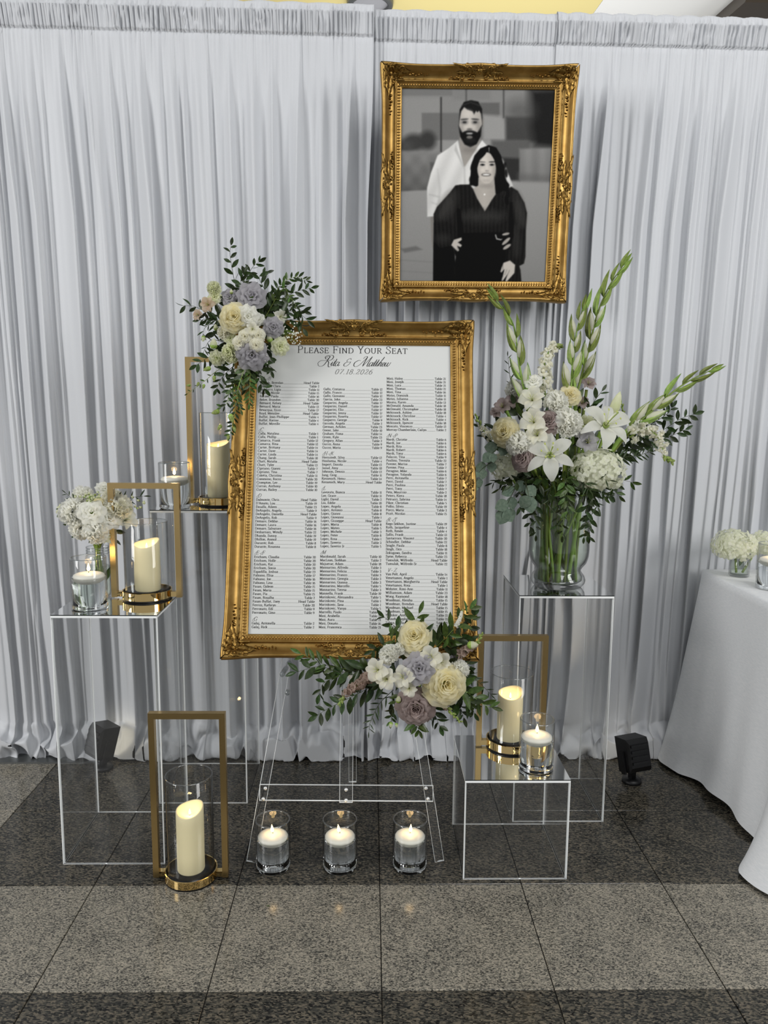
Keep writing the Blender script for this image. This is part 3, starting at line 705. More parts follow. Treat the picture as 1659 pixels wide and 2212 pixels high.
# ------------------------------------------------------------------ stroke lettering (serif roman and copperplate script)
def _el(cx, cy, rx, ry, a0=0, a1=360, n=14):
    return [(cx+rx*math.cos(math.radians(a0+(a1-a0)*i/n)), cy+ry*math.sin(math.radians(a0+(a1-a0)*i/n))) for i in range(n+1)]
def _st(x, y0=0, y1=7.3, bot=1, top=2):
    "stem with serifs: bot 1 both sides; top 2 both sides, 1 flag on the left"
    o = [[(x, y0), (x, y1)]]
    if bot: o.append([(x-1.05, y0+.15), (x+1.05, y0+.15)])
    if top == 2: o.append([(x-1.05, y1-.15), (x+1.05, y1-.15)])
    if top == 1: o.append([(x-1.1, y1-.45), (x-.2, y1-.1)])
    return o
def _glyphs():
    g = {}; XH = 5.0; AS = 7.7
    def d(c, adv, *parts):
        s = []
        for p in parts: s += p if isinstance(p[0], list) else [p]
        g[c] = (adv, s)
    e, t = _el, _st
    d('a', 5.0, [(.8, 4.1), (1.4, 4.8), (2.4, 5.0), (3.3, 4.5), (3.5, 3.6), (3.5, .8), (4.0, .1), (4.7, .3)], [(3.5, 3.0), (1.7, 2.7), (.7, 1.9), (.6, .9), (1.2, .1), (2.2, 0), (3.5, .9)])
    d('b', 5.4, [(0, 7.5), (1.0, 7.7), (1.0, .1)], e(2.8, 2.5, 2.0, 2.5, 155, -155))
    d('c', 4.6, e(2.6, 2.5, 2.1, 2.5, 42, 318), [(4.1, 4.2), (4.0, 3.6)])
    d('d', 5.6, e(2.5, 2.5, 2.0, 2.5, 25, 335), [(3.4, 7.5), (4.4, 7.7), (4.4, .2), (5.2, .1)])
    d('e', 4.8, [(.6, 2.7), (4.4, 2.7)], e(2.5, 2.5, 2.0, 2.5, 5, 315))
    d('f', 3.5, [(3.6, 7.2), (2.9, 7.7), (2.0, 7.4), (1.6, 6.3), (1.6, 0)], [(.3, 4.8), (3.2, 4.8)], [(.5, .15), (2.8, .15)])
    d('g', 5.0, e(2.3, 3.4, 1.6, 1.6), [(1.6, 2.0), (.9, 1.3), (1.4, .7), (3.6, .4), (4.2, -.6), (3.6, -1.9), (1.8, -2.2), (.5, -1.5), (.8, -.3), (1.5, .6)], [(3.6, 4.5), (4.9, 4.9)])
    d('h', 5.9, t(1.1, 0, AS, 1, 1), [(1.1, 3.6), (1.8, 4.6), (3.0, 5.0), (4.1, 4.5), (4.5, 3.4), (4.5, 0)], [(3.5, .15), (5.5, .15)])
    d('i', 2.9, t(1.3, 0, XH, 1, 1), [(1.3, 6.6), (1.3, 7.4)])
    d('j', 2.8, [(.4, 4.6), (1.5, 4.9), (1.5, -1.2), (.9, -2.2), (-.2, -2.2)], [(1.5, 6.6), (1.5, 7.4)])
    d('k', 5.5, t(1.1, 0, AS, 1, 1), [(4.6, 4.9), (1.2, 2.0)], [(2.2, 2.9), (4.7, .1)], [(3.6, 4.85), (5.2, 4.85)], [(3.8, .15), (5.5, .15)])
    d('l', 2.9, t(1.3, 0, AS, 1, 1))
    d('m', 8.7, t(1.1, 0, XH, 1, 1), [(1.1, 3.6), (1.8, 4.6), (2.8, 5.0), (3.8, 4.5), (4.3, 3.4), (4.3, 0)], [(4.3, 3.6), (5.0, 4.6), (6.0, 5.0), (7.0, 4.5), (7.4, 3.4), (7.4, 0)], [(3.4, .15), (5.2, .15)], [(6.4, .15), (8.3, .15)])
    d('n', 5.9, t(1.1, 0, XH, 1, 1), [(1.1, 3.6), (1.8, 4.6), (3.0, 5.0), (4.1, 4.5), (4.5, 3.4), (4.5, 0)], [(3.5, .15), (5.5, .15)])
    d('o', 5.2, e(2.6, 2.5, 2.1, 2.5))
    d('p', 5.5, t(1.1, -2.2, XH, 1, 1), e(2.9, 2.5, 2.0, 2.5, 155, -155))
    d('q', 5.5, e(2.5, 2.5, 2.0, 2.5, 25, 335), [(4.4, 5.0), (4.4, -2.2)], [(3.4, -2.1), (5.3, -2.1)])
    d('r', 4.2, t(1.2, 0, XH, 1, 1), [(1.2, 3.4), (2.0, 4.6), (3.0, 5.0), (3.9, 4.6)])
    d('s', 4.1, [(3.4, 4.0), (2.9, 4.8), (1.9, 5.0), (.9, 4.5), (.8, 3.6), (1.6, 2.9), (2.8, 2.3), (3.5, 1.4), (3.2, .4), (2.1, 0), (1.0, .3), (.6, 1.2)])
    d('t', 3.6, [(1.5, 6.4), (1.5, 1.0), (2.1, .1), (3.3, .3)], [(.3, 4.8), (3.2, 4.8)])
    d('u', 5.8, [(.2, 4.8), (1.2, 4.9), (1.2, 1.6), (1.6, .4), (2.6, 0), (3.7, .5), (4.5, 1.5)], [(3.6, 4.8), (4.5, 4.9), (4.5, .2), (5.4, .1)])
    d('v', 5.2, [(.8, 4.9), (2.7, .1)], [(2.7, .1), (4.5, 4.9)], [(0, 4.85), (1.8, 4.85)], [(3.6, 4.85), (5.2, 4.85)])
    d('w', 7.6, [(.8, 4.9), (2.4, .1)], [(2.4, .1), (3.9, 4.6)], [(3.9, 4.6), (5.4, .1)], [(5.4, .1), (7.0, 4.9)], [(0, 4.85), (1.8, 4.85)], [(6.1, 4.85), (7.7, 4.85)])
    d('x', 5.2, [(.9, 4.9), (4.4, .1)], [(4.3, 4.9), (.8, .1)], [(.1, .15), (1.8, .15)], [(3.4, .15), (5.2, .15)], [(.1, 4.85), (1.8, 4.85)], [(3.4, 4.85), (5.1, 4.85)])
    d('y', 5.2, [(.8, 4.9), (2.8, .2)], [(4.5, 4.9), (2.2, -1.3), (1.4, -2.2), (.4, -2.1)], [(0, 4.85), (1.8, 4.85)], [(3.6, 4.85), (5.2, 4.85)])
    d('z', 4.7, [(.7, 3.9), (.8, 4.85), (4.1, 4.85), (.6, .15), (4.2, .15), (4.3, 1.2)])
    C = 7.3
    d('A', 7.0, [(3.4, 7.4), (.9, .2)], [(3.4, 7.4), (6.0, .2)], [(1.8, 2.7), (4.9, 2.7)], [(0, .15), (2.0, .15)], [(4.9, .15), (7.0, .15)])
    d('B', 6.2, t(1.4), [(1.4, 7.2), (3.6, 7.2), (4.8, 6.6), (5.0, 5.5), (4.5, 4.4), (3.4, 3.9), (1.4, 3.9)], [(3.4, 3.9), (4.9, 3.4), (5.5, 2.1), (5.0, .8), (3.8, .15), (1.4, .15)])
    d('C', 6.6, e(3.7, 3.65, 3.0, 3.75, 40, 320, 18), [(6.0, 6.9), (6.0, 5.4)])
    d('D', 7.2, t(1.4), [(1.4, 7.2), (3.6, 7.2), (5.4, 6.4), (6.4, 4.8), (6.5, 3.3), (6.0, 1.5), (4.6, .4), (3.2, .15), (1.4, .15)])
    d('E', 6.0, t(1.4), [(1.4, 7.15), (5.2, 7.15), (5.3, 5.9)], [(1.4, 3.8), (4.2, 3.8), (4.2, 4.6)], [(4.2, 3.8), (4.2, 3.0)], [(1.4, .15), (5.3, .15), (5.5, 1.5)])
    d('F', 5.6, t(1.4), [(1.4, 7.15), (5.1, 7.15), (5.2, 5.9)], [(1.4, 3.7), (4.1, 3.7), (4.1, 4.5)], [(4.1, 3.7), (4.1, 2.9)])
    d('G', 7.2, e(3.7, 3.65, 3.0, 3.75, 40, 350, 18), [(6.0, 6.9), (6.0, 5.4)], [(4.6, 3.1), (7.2, 3.1)], [(6.3, 3.1), (6.3, .6)])
    d('H', 7.8, t(1.4), t(6.2), [(1.4, 3.8), (6.2, 3.8)])
    d('I', 3.0, t(1.5))
    d('J', 3.9, [(2.4, 7.2), (2.4, 1.0), (1.8, -.6), (.6, -1.2)], [(1.3, 7.15), (3.5, 7.15)])
    d('K', 6.9, t(1.4), [(5.8, 7.2), (1.5, 3.2)], [(2.9, 4.4), (6.2, .1)], [(4.6, 7.15), (6.7, 7.15)], [(5.0, .15), (7.0, .15)])
    d('L', 5.6, t(1.4), [(1.4, .15), (5.1, .15), (5.3, 1.7)])
    d('M', 8.8, [(1.4, 0), (1.4, 7.2)], [(1.4, 7.2), (4.4, .6)], [(4.4, .6), (7.3, 7.2)], [(7.3, 7.2), (7.3, 0)], [(.3, .15), (2.5, .15)], [(6.2, .15), (8.4, .15)], [(.4, 7.15), (1.6, 7.15)], [(7.1, 7.15), (8.4, 7.15)])
    d('N', 7.7, [(1.4, 0), (1.4, 7.2)], [(1.4, 7.2), (6.2, .2)], [(6.2, 0), (6.2, 7.2)], [(.3, .15), (2.4, .15)], [(5.1, 7.15), (7.3, 7.15)], [(.4, 7.15), (1.6, 7.15)])
    d('O', 7.4, e(3.7, 3.65, 3.1, 3.75, 0, 360, 22))
    d('P', 5.9, t(1.4), [(1.4, 7.2), (3.5, 7.2), (4.9, 6.5), (5.2, 5.3), (4.7, 4.0), (3.4, 3.4), (1.4, 3.4)])
    d('Q', 7.4, e(3.7, 3.65, 3.1, 3.75, 0, 360, 22), [(3.6, .2), (5.4, -1.5), (7.2, -1.5)])
    d('R', 6.6, t(1.4), [(1.4, 7.2), (3.5, 7.2), (4.8, 6.6), (5.1, 5.5), (4.6, 4.3), (3.4, 3.8), (1.4, 3.8)], [(3.2, 3.8), (5.6, .2), (6.7, .15)])
    d('S', 5.3, [(4.5, 5.4), (4.4, 6.9)], [(4.5, 5.8), (3.8, 7.0), (2.6, 7.4), (1.3, 6.9), (.8, 5.8), (1.4, 4.7), (3.4, 3.6), (4.6, 2.4), (4.5, .9), (3.3, 0), (2.0, -.1), (.9, .6), (.6, 1.9)], [(.6, 1.9), (.6, .2)])
    d('T', 6.3, t(3.1, 0, 7.2, 1, 0), [(.4, 5.7), (.5, 7.15), (5.8, 7.15), (5.9, 5.7)])
    d('U', 7.4, [(1.4, 7.2), (1.4, 2.4), (2.0, .7), (3.7, -.1), (5.3, .7), (5.9, 2.4), (5.9, 7.2)], [(.4, 7.15), (2.5, 7.15)], [(4.9, 7.15), (7.0, 7.15)])
    d('V', 6.8, [(1.0, 7.2), (3.5, .1)], [(3.5, .1), (6.0, 7.2)], [(0, 7.15), (2.1, 7.15)], [(4.9, 7.15), (6.9, 7.15)])
    d('W', 9.8, [(1.0, 7.2), (3.0, .1)], [(3.0, .1), (4.9, 7.0)], [(4.9, 7.0), (6.9, .1)], [(6.9, .1), (8.9, 7.2)], [(0, 7.15), (2.1, 7.15)], [(7.8, 7.15), (9.8, 7.15)])
    d('Y', 6.4, [(1.0, 7.2), (3.2, 3.4)], [(3.2, 3.4), (5.5, 7.2)], [(3.2, 3.4), (3.2, 0)], [(0, 7.15), (2.1, 7.15)], [(4.4, 7.15), (6.4, 7.15)], [(2.1, .15), (4.3, .15)])
    d('Z', 6.0, [(.8, 5.9), (.9, 7.15), (5.3, 7.15), (.6, .15), (5.3, .15), (5.5, 1.6)])
    d('0', 5.0, e(2.5, 3.4, 1.9, 3.5)); d('1', 3.4, [(.7, 6.1), (1.9, 6.9), (1.9, 0)], [(.7, .15), (3.1, .15)])
    d('2', 4.8, [(.8, 5.3), (1.2, 6.6), (2.4, 6.9), (3.7, 6.3), (3.9, 5.0), (3.0, 3.4), (.6, .2), (4.2, .2), (4.4, 1.3)])
    d('3', 4.8, [(.8, 5.7), (1.4, 6.7), (2.5, 6.9), (3.6, 6.3), (3.6, 4.8), (2.9, 3.9), (1.7, 3.6), (3.2, 3.3), (4.0, 2.3), (3.8, .9), (2.6, 0), (1.2, .1), (.6, 1.0)])
    d('4', 5.0, [(3.4, 0), (3.4, 6.9), (.5, 2.0), (4.6, 2.0)]); d('5', 4.8, [(3.9, 6.8), (1.3, 6.8), (1.0, 3.8), (2.4, 4.3), (3.7, 3.6), (4.0, 2.1), (3.4, .6), (2.1, 0), (.7, .5)])
    d('6', 5.0, [(4.0, 6.7), (2.4, 6.2), (1.0, 4.4), (.6, 2.5)], e(2.5, 2.1, 1.9, 2.1)); d('7', 4.7, [(.6, 5.6), (.7, 6.75), (4.3, 6.75), (1.8, 0)])
    d('8', 5.0, e(2.5, 5.1, 1.5, 1.8), e(2.5, 1.7, 1.9, 1.8)); d('9', 5.0, e(2.5, 4.7, 1.9, 2.1), [(4.4, 4.3), (3.9, 2.4), (2.6, .6), (1.0, .1)])
    d(',', 2.4, [(1.2, .6), (1.2, -.2), (.6, -1.3)]); d('.', 2.4, [(1.2, .05), (1.2, .75)]); d('-', 3.6, [(.5, 2.5), (3.1, 2.5)]); d("'", 2.0, [(1, 7.6), (1, 5.6)]); d(' ', 2.6, [(0, 0), (0, 0)])
    g[' '] = (2.6, [])
    a_, s_ = g['e']; g['\u00e9'] = (a_, s_+[[(2.0, 6.0), (3.4, 7.2)]])
    return g
GL = _glyphs()
class Pen:
    def __init__(s, tv, th): s.mb = MB(); s.tv, s.th = tv, th; s.z = 0.0
    def stroke(s, pts, k=1.0, thick=None):
        "ribbon whose width follows the direction of the stroke"
        P = np.array(pts, float)
        keep = [0]+[i for i in range(1, len(P)) if np.abs(P[i]-P[i-1]).sum() > 1e-9]
        P = P[keep]
        if len(P) < 2: return
        D = np.gradient(P, axis=0); D /= np.linalg.norm(D, axis=1)[:, None]+1e-12
        if thick is None: w = np.sqrt((s.tv*D[:, 1])**2+(s.th*D[:, 0])**2)
        else: w = np.array([thick(d) for d in D])
        Nn = np.column_stack([-D[:, 1], D[:, 0]])
        a, b = P+Nn*w[:, None]*k/2, P-Nn*w[:, None]*k/2
        V = np.stack([np.column_stack([a, np.full(len(P), s.z)]), np.column_stack([b, np.full(len(P), s.z)])], 1)
        s.mb.grid(V, flip=False)
    def text(s, txt, x, y, size, sp=0.0, small=None, slant=0.0, wid=1.0):
        "size: metres per glyph unit; returns end x"
        for ch in txt:
            sz = size
            if small and ch.islower(): ch = ch.upper(); sz = size*small
            adv, st = GL[ch]
            for p in st: s.stroke([(x+(q[0]*wid+q[1]*slant)*sz, y+q[1]*sz) for q in p])
            x += (adv*wid+sp)*sz
        return x
    def width(s, txt, size, sp=0.0, small=None, wid=1.0):
        return sum((GL[c.upper() if small and c.islower() else c][0]*wid+sp)*(size*small if small and c.islower() else size) for c in txt)

# ------------------------------------------------------------------ the seating chart
bl, br = np.array([-.394, -.290, .7065]), np.array([.216, -.297, .7065])
EU = (br-bl)/np.linalg.norm(br-bl); EV = np.array([.003, .304, .9527]); EV = EV-EU*(EV@EU); EV /= np.linalg.norm(EV)
EN = np.cross(EU, EV)
BW, BH = .612, .906
SB = np.column_stack([EU, EV, EN])
s_org = (bl+br)/2-EV*.068
sign = empty('seating_chart', label='ornate gilded frame around white printed seating chart on the easel', cat='sign', M=xf(s_org, SB))
gilded_frame(sign, BW-.006, BH-.006)
board = MB().box(-BW/2, BW/2, .068, .068+BH, -.0095, -.0012).build('board', M['board'], sign, smooth=False)
CH = {}
def S(*lines): return [tuple(l.split('=')) for l in lines]
def fam(sur, *fs): return [(sur+', '+f.split('=')[0], f.split('=')[1]) for f in fs]
col1 = [('A-B', fam('Antosh', 'Brendan=H')+fam('Antunes', 'Clara=2')+fam('Bandarra', 'Ligia=11')+fam('Bandic', 'Nicole=15')+fam('Barone', 'Paola=16')+fam('Belov', 'Brandon=20')+fam('Bernard', 'Kelsey=H', 'Maria=13')+fam('Bevacqua', 'Enzo=17')+fam('Boyd', 'Mennlee=H')+fam('Buffat', 'Jean-Phillippe=4', 'Karine=4', 'Mireille=4')),
 ('C', fam('Calla', 'Natalina=1', 'Phillip=1')+fam('Camarca', 'Frank=12', 'Rina=12')+fam('Carter', 'Brittany=14', 'Dave=14', 'Linda=14')+fam('Chang', 'Sarah=10')+fam('Chatt', 'Natalia=H', 'Tyler=13')+fam('Cipriano', 'Gianni=7', 'Tina=7')+fam('Coletta', 'Christina=11')+fam('Commisso', 'Rocco=20')+fam('Crompton', 'Lee=19')+fam('Curran', 'Anthony=10', 'Bailey=10')),
 ('D', fam('Dalmonte', 'Chris=H')+fam("D'Amato", 'Lou=19')+fam('Dasalla', 'Aileen=23')+fam('DeAngelis', 'Angela=9', 'Daniella=H', 'Rob=9')+fam('Demare', 'Debbie=16', 'Laura=16', 'Salvatore=16')+fam('Desharnais', 'Wendy=22')+fam('Dhanda', 'Sunny=19')+fam('Dhillon', 'Anmol=19')+fam('Durante', 'Rob=8', 'Rosanna=8')),
 ('E-F', fam('Erichsen', 'Claudia=20', 'Holle=20', 'Kai=20', 'Sonia=20')+fam('Espadilla', 'Joshua=23')+fam('Fabiano', 'Elisa=17', 'Joe=16', 'Lina=16')+fam('Fasan', 'Gideon=15', 'Maria=15', 'Pia=15', 'Rosalba=2')+fam('Fasan-Buffat', 'Zoey=H')+fam('Ferriss', 'Kathryn=20')+fam('Ferronato', 'Edi=9', 'Gino=9')),
 ('G', fam('Galaj', 'Antonella=2', 'Rick=2'))]
col2 = [('', fam('Gallo', 'Costanza=12', 'Franco=12', 'Giovanni=12')+fam('Garcia', 'John=23')+fam('Gasparini', 'Angela=17', 'Daniel=17', 'Elio=17', 'Jenny=17', 'Rosetta=17')+fam('Gasparro', 'George=9')+fam('Gazzola', 'Angela=2')+fam('German', 'Achiles=23')+fam('Goose', 'Jake=10')+fam('Graham', 'Fiona=14')+fam('Green', 'Kyle=23')+fam('Gregory', 'Allan=2')+fam('Guzzo', 'Anna=9', 'Maria=9')),
 ('H-K', fam('Hernstedt', 'Silvy=12')+fam('Hoolsema', 'Nicole=4')+fam('Impert', 'Dorota=13')+fam('Jassal', 'Amy=10')+fam('Johnson', 'Dennis=13')+fam('Jung', 'Greg=11')+fam('Kessenich', 'Heinz=14', 'Mary=H')),
 ('L', fam('Lavorata', 'Bianca=11')+fam('Lee', 'Grace=11')+fam('Light', 'David=2')+fam('Liu', 'Eddie=10')+fam('Lopez', 'Angela=8', 'Antonio=8', 'Gianni=8', 'Giovanni=1', 'Giuseppe=H', 'Maria=8', 'Mateo=5', 'Michele=3', 'Peter=8', 'Rosa=1', 'Saverio=3', 'Saverio Jr.=5')),
 ('M', fam('Macdonald', 'Sarah=10')+fam('MacLean', 'Siobhan=2')+fam('Majuerae', 'Adam=18')+fam('Mannarino', 'Alfredo=3', 'Felicia=3', 'Franco=3', 'Georgia=3', 'Gianna=3', 'Marcello=5', 'Teresa=3')+fam('Mannella', 'Frank=19')+fam('Marinkovic', 'Alessandra=5', 'Pina=1', 'Sasa=1', 'Vanya=5')+fam('Marrello', 'Paulo=19')+fam('Masi', 'Arabella=21', 'Aura=21', 'Donato=16', 'Francesca=21'))]
col3 = [('', fam('Masi', 'Haley=21', 'Joseph=21', 'Luca=21', 'Thomas=21', 'Tina=16')+fam('Matas', 'Dominik=11', 'Julianna=11')+fam('Maunu', 'Karen=13')+fam('McDonald', 'Amanda=18', 'Christopher=18')+fam('Mckissock', 'Ashley=18', 'Christine=4', 'Rick=4', 'Spencer=18')+fam('Moscato', 'Vincenzo=13')+fam('Murray-Chamberlain', 'Cailyn=2')),
 ('N-P', fam('Nardi', 'Christie=6', 'Joe=6', 'Rita=6', 'Robert=6', 'Tony=6')+fam('Palazzo', 'Tina=9')+fam('Paulino', 'Teresita=22')+fam('Pavone', 'Marisa=7', 'Pina=7')+fam('Peragine', 'Mike=6', 'Yolanda=6')+fam('Perri', 'Antonella=7', 'David=7', 'Paulina=7', 'Tony=7')+fam('Peta', 'Maurizio=2')+fam('Peters', 'Kiera=18')+fam('Petrucci', 'Sabrina=14')+fam('Pikor', 'Christian=5')+fam('Pollio', 'Silvio=19')+fam('Porco', 'Maria=3')+fam('Pratt', 'Nicolas=15')),
 ('R-T', fam('Rego Sekhon', 'Justine=19')+fam('Roth', 'Jacqueline=4', 'Ren\u00e9e=4')+fam('Sallis', 'Frank=13')+fam('Santacroce', 'Vincent=20')+fam('Schindler', 'Debbie=22')+fam('Seagle', 'Paula=8')+fam('Singh', 'Zico=18')+fam('Sokugawa', 'Sandra=11')+fam('Syme', 'Rebecca=23')+fam('Tumulak', 'Wilfredo=H', 'Wilfredo Sr.=22')),
 ('V-Z', fam('Van Pelt', 'April=14')+fam('Venetsanos', 'Angelo=1', 'Margherita=H', 'Rosa=1')+fam('Webster', 'Roni-Ann=11')+fam('Williamson', 'Adam=23')+fam('Wong', 'Raymond=18')+fam('Woodman', 'Aleisha=15', 'Brendan=H', 'Michael=15', 'Sonia=15')+fam('Younker', 'Amber=21')+fam('Zahneh', 'Stephen=21')+fam('Zanna', 'Carla=21')+fam('Zankos', 'Claudia=21'))]
# script strokes: points in a unit box, slant added by the writer; thick on the down-strokes
def script_w(tk, tn):
    def f(d):
        down = max(0.0, -d[1]) if True else 0
        return tn+(tk-tn)*max(0.0, abs(d[1])*1.15-.25)*(1 if d[1] < 0 else .28)
    return f
SCRIPT = {
 'R': [[(-3.2, .8), (-4.0, 2.6), (-2.4, 4.4), (1.2, 4.6), (2.8, 7.4), (1.0, 8.6), (-.4, 7.2), (.8, 5.6)], [(3.2, 8.0), (2.2, 4.0), (1.2, .8), (-.8, -.3), (-3.0, .4), (-3.4, 1.4)], [(.6, 6.6), (2.0, 8.4), (4.4, 8.8), (5.9, 7.4), (5.2, 5.2), (2.4, 4.0)], [(2.6, 4.1), (4.0, 3.0), (4.6, .6), (5.6, -.8), (6.8, -.5)]],
 'i': [[(-.6, 1.2), (.4, 3.2)], [(.4, 3.4), (.2, 1.0), (.8, .1), (1.8, 1.2)], [(.75, 5.0), (.65, 4.7)]],
 't': [[(-.6, 1.2), (.6, 4.0)], [(1.0, 5.8), (.4, 1.2), (.9, .1), (1.9, 1.2)], [(-.4, 3.7), (2.0, 3.8)]],
 'a': [[(2.0, 2.9), (1.0, 3.4), (-.1, 2.2), (0, .5), (.8, 0), (1.8, 1.4), (2.2, 3.2)], [(2.3, 3.4), (2.0, 1.0), (2.5, .1), (3.4, 1.1)]],
 'h': [[(-.4, 1.0), (1.0, 3.6), (2.4, 6.6)], [(2.6, 8.0), (1.3, 4.0), (.3, 0)], [(.4, 1.0), (1.4, 3.0), (2.3, 3.3), (2.3, 2.2), (2.0, .8), (2.5, .1), (3.4, 1.2)]],
 'e': [[(-.2, 1.0), (1.0, 1.7), (1.7, 2.7), (1.1, 3.4), (.2, 2.4), (.1, .9), (.8, .05), (2.2, 1.2)]],
 'w': [[(-.4, 1.2), (.5, 3.3)], [(.5, 3.3), (.2, 1.0), (.9, 0), (1.7, 1.0), (2.3, 3.2)], [(2.3, 3.3), (2.0, 1.0), (2.7, 0), (3.7, 1.2), (4.0, 3.0), (4.6, 3.2)]],
 '&': [[(4.6, 3.4), (3.2, 3.3), (1.8, 3.3), (.6, 2.6), (0, 1.2), (.9, 0), (2.6, .2), (4.0, 1.8), (4.4, 3.6)], [(1.9, 3.3), (1.0, 4.2), (1.6, 5.6), (3.2, 6.2), (4.0, 5.4)]],
 'M': [[(-2.2, 4.6), (-3.8, 5.0), (-6.2, 3.2), (-6.2, .8), (-4.4, -.4), (-2.0, .8), (0, 4.0), (2.0, 7.6)], [(-.8, 6.4), (-.2, 7.8), (1.2, 8.4), (2.0, 7.6)], [(2.0, 7.8), (1.4, 3.0), (1.2, 0)], [(1.2, 0), (3.4, 4.2), (5.6, 8.0)], [(5.7, 8.2), (4.8, 3.4), (4.6, .6), (5.2, -.1), (6.4, 1.0)]]}
SC_ADV = {'R': 6.6, 'i': 1.7, 't': 1.8, 'a': 3.3, 'h': 3.3, 'e': 2.1, 'w': 4.4, '&': 5.6, 'M': 6.2, ' ': 2.4}
def script(pen, txt, x, y, sz, tk, tn, slant=.42):
    for ch in txt:
        for p in SCRIPT.get(ch, []):
            q = catmull([(x+(a+b*slant)*sz, y+b*sz) for a, b in p], 7) if len(p) > 2 else [np.array((x+(a+b*slant)*sz, y+b*sz)) for a, b in p]
            pen.stroke(q, thick=script_w(tk, tn))
        x += SC_ADV[ch]*sz
    return x
def script_cap(pen, ch, x, y, sz):
    "small slanted section capital with a left-hand swash"
    if ch == '-':
        pen.stroke([(x+.4*sz, y+3.0*sz), (x+3.0*sz, y+3.3*sz)], 1.5); return x+5.2*sz
    adv, st = GL[ch]
    for p in st:
        if len(p) == 2 and abs(p[0][1]-p[1][1]) < .2 and ch not in 'EFTZH': continue
        pen.stroke([(x+(a+b*.45)*sz, y+b*sz*1.25) for a, b in p])
    if ch in 'VZ': return x+(adv+2.6)*sz
    q = catmull([(x+(a+b*.45)*sz, y+b*sz) for a, b in ((2.2, 8.6), (.4, 7.6), (-1.9, 4.2), (-2.6, 1.4), (-1.2, -.2), (1.2, .4))], 5)
    pen.stroke(q, .7)
    return x+(adv+2.6)*sz
OX, OY = -.305, .068+.003        # board uv -> local
def at_board(u, v): return u+OX, v+OY
pen = Pen(.0030, .0014); pen.z = -.0006
tx, ty = at_board(.1275, .8665)
sz = .0232/7.3; wd = pen.width('Please Find Your Seat', sz, 1.35, .76)
f_ = .3488/wd
pen2 = Pen(.0022, .0010); pen2.z = -.0006
pen2.text('Please Find Your Seat', tx, ty, sz, 1.35+(.3488-wd)/(20*sz*.8), .76)
tag(pen2.mb.build('heading', M['ink'], board, smooth=False), kind='stuff')
ps = Pen(.0026, .0008); ps.z = -.0006
x_, y_ = at_board(.2050, .8245)
script(ps, 'Rita', x_, y_, .0040, .0024, .0007)
script(ps, '&', .2710+OX, y_, .0040, .0020, .0007)
script(ps, 'Matthew', .3265+OX, y_, .00385, .0024, .0007)
tag(ps.mb.build('script_names', M['ink'], board, smooth=False), kind='stuff')
pd = Pen(.0016, .0007); pd.z = -.0006
xd, yd = at_board(.2440, .7985)
szd = .0158/6.9; wdt = pd.width('07.18.2026', szd, 0)
pd.text('07.18.2026', xd, yd, szd, (.116-wdt)/(9*szd), slant=.42)
tag(pd.mb.build('date', M['ink_soft'], board, smooth=False), kind='stuff')
PITCHV = .01094
def column(data, u0, u1, vtop):
    v = vtop; nm, ld, hd = Pen(.00102, .0006), Pen(.0005, .00042), Pen(.0011, .0005)
    nm.z = ld.z = hd.z = -.0006
    size = .00710/7.3
    for k, (head, rows) in enumerate(data):
        if head:
            hx, hy = at_board(u0+.004, v+(1.02*PITCHV if k else PITCHV)); xx = hx
            if k: hy = at_board(0, v+.92*PITCHV)[1]
            for ch in head: xx = script_cap(hd, ch, xx, hy, .0095/7.3)
        for name, tb in rows:
            x0, y0 = at_board(u0, v)
            xe = nm.text(name, x0, y0, size, .30, wid=.93)
            tt = 'Head Table' if tb == 'H' else 'Table '+tb
            x1 = at_board(u1, v)[0]-nm.width(tt, size, .30, wid=.93)
            nm.text(tt, x1, y0, size, .30, wid=.93)
            ld.stroke([(xe+.0012, y0-.0002), (x1-(.0004 if tb == 'H' else .0022), y0-.0002)])
            v -= PITCHV
        v -= 1.83*PITCHV
    tag(nm.mb.build('name_column', M['ink'], board, smooth=False), kind='stuff')
    tag(ld.mb.build('leader_lines', M['ink_soft'], board, smooth=False), kind='stuff')
    if hd.mb.n: tag(hd.mb.build('section_letters', M['ink_soft'], board, smooth=False), kind='stuff')
column(col1, .0155, .1985, .7655)
column(col2, .2115, .3935, .7463)
column(col3, .4066, .5897, .7823)
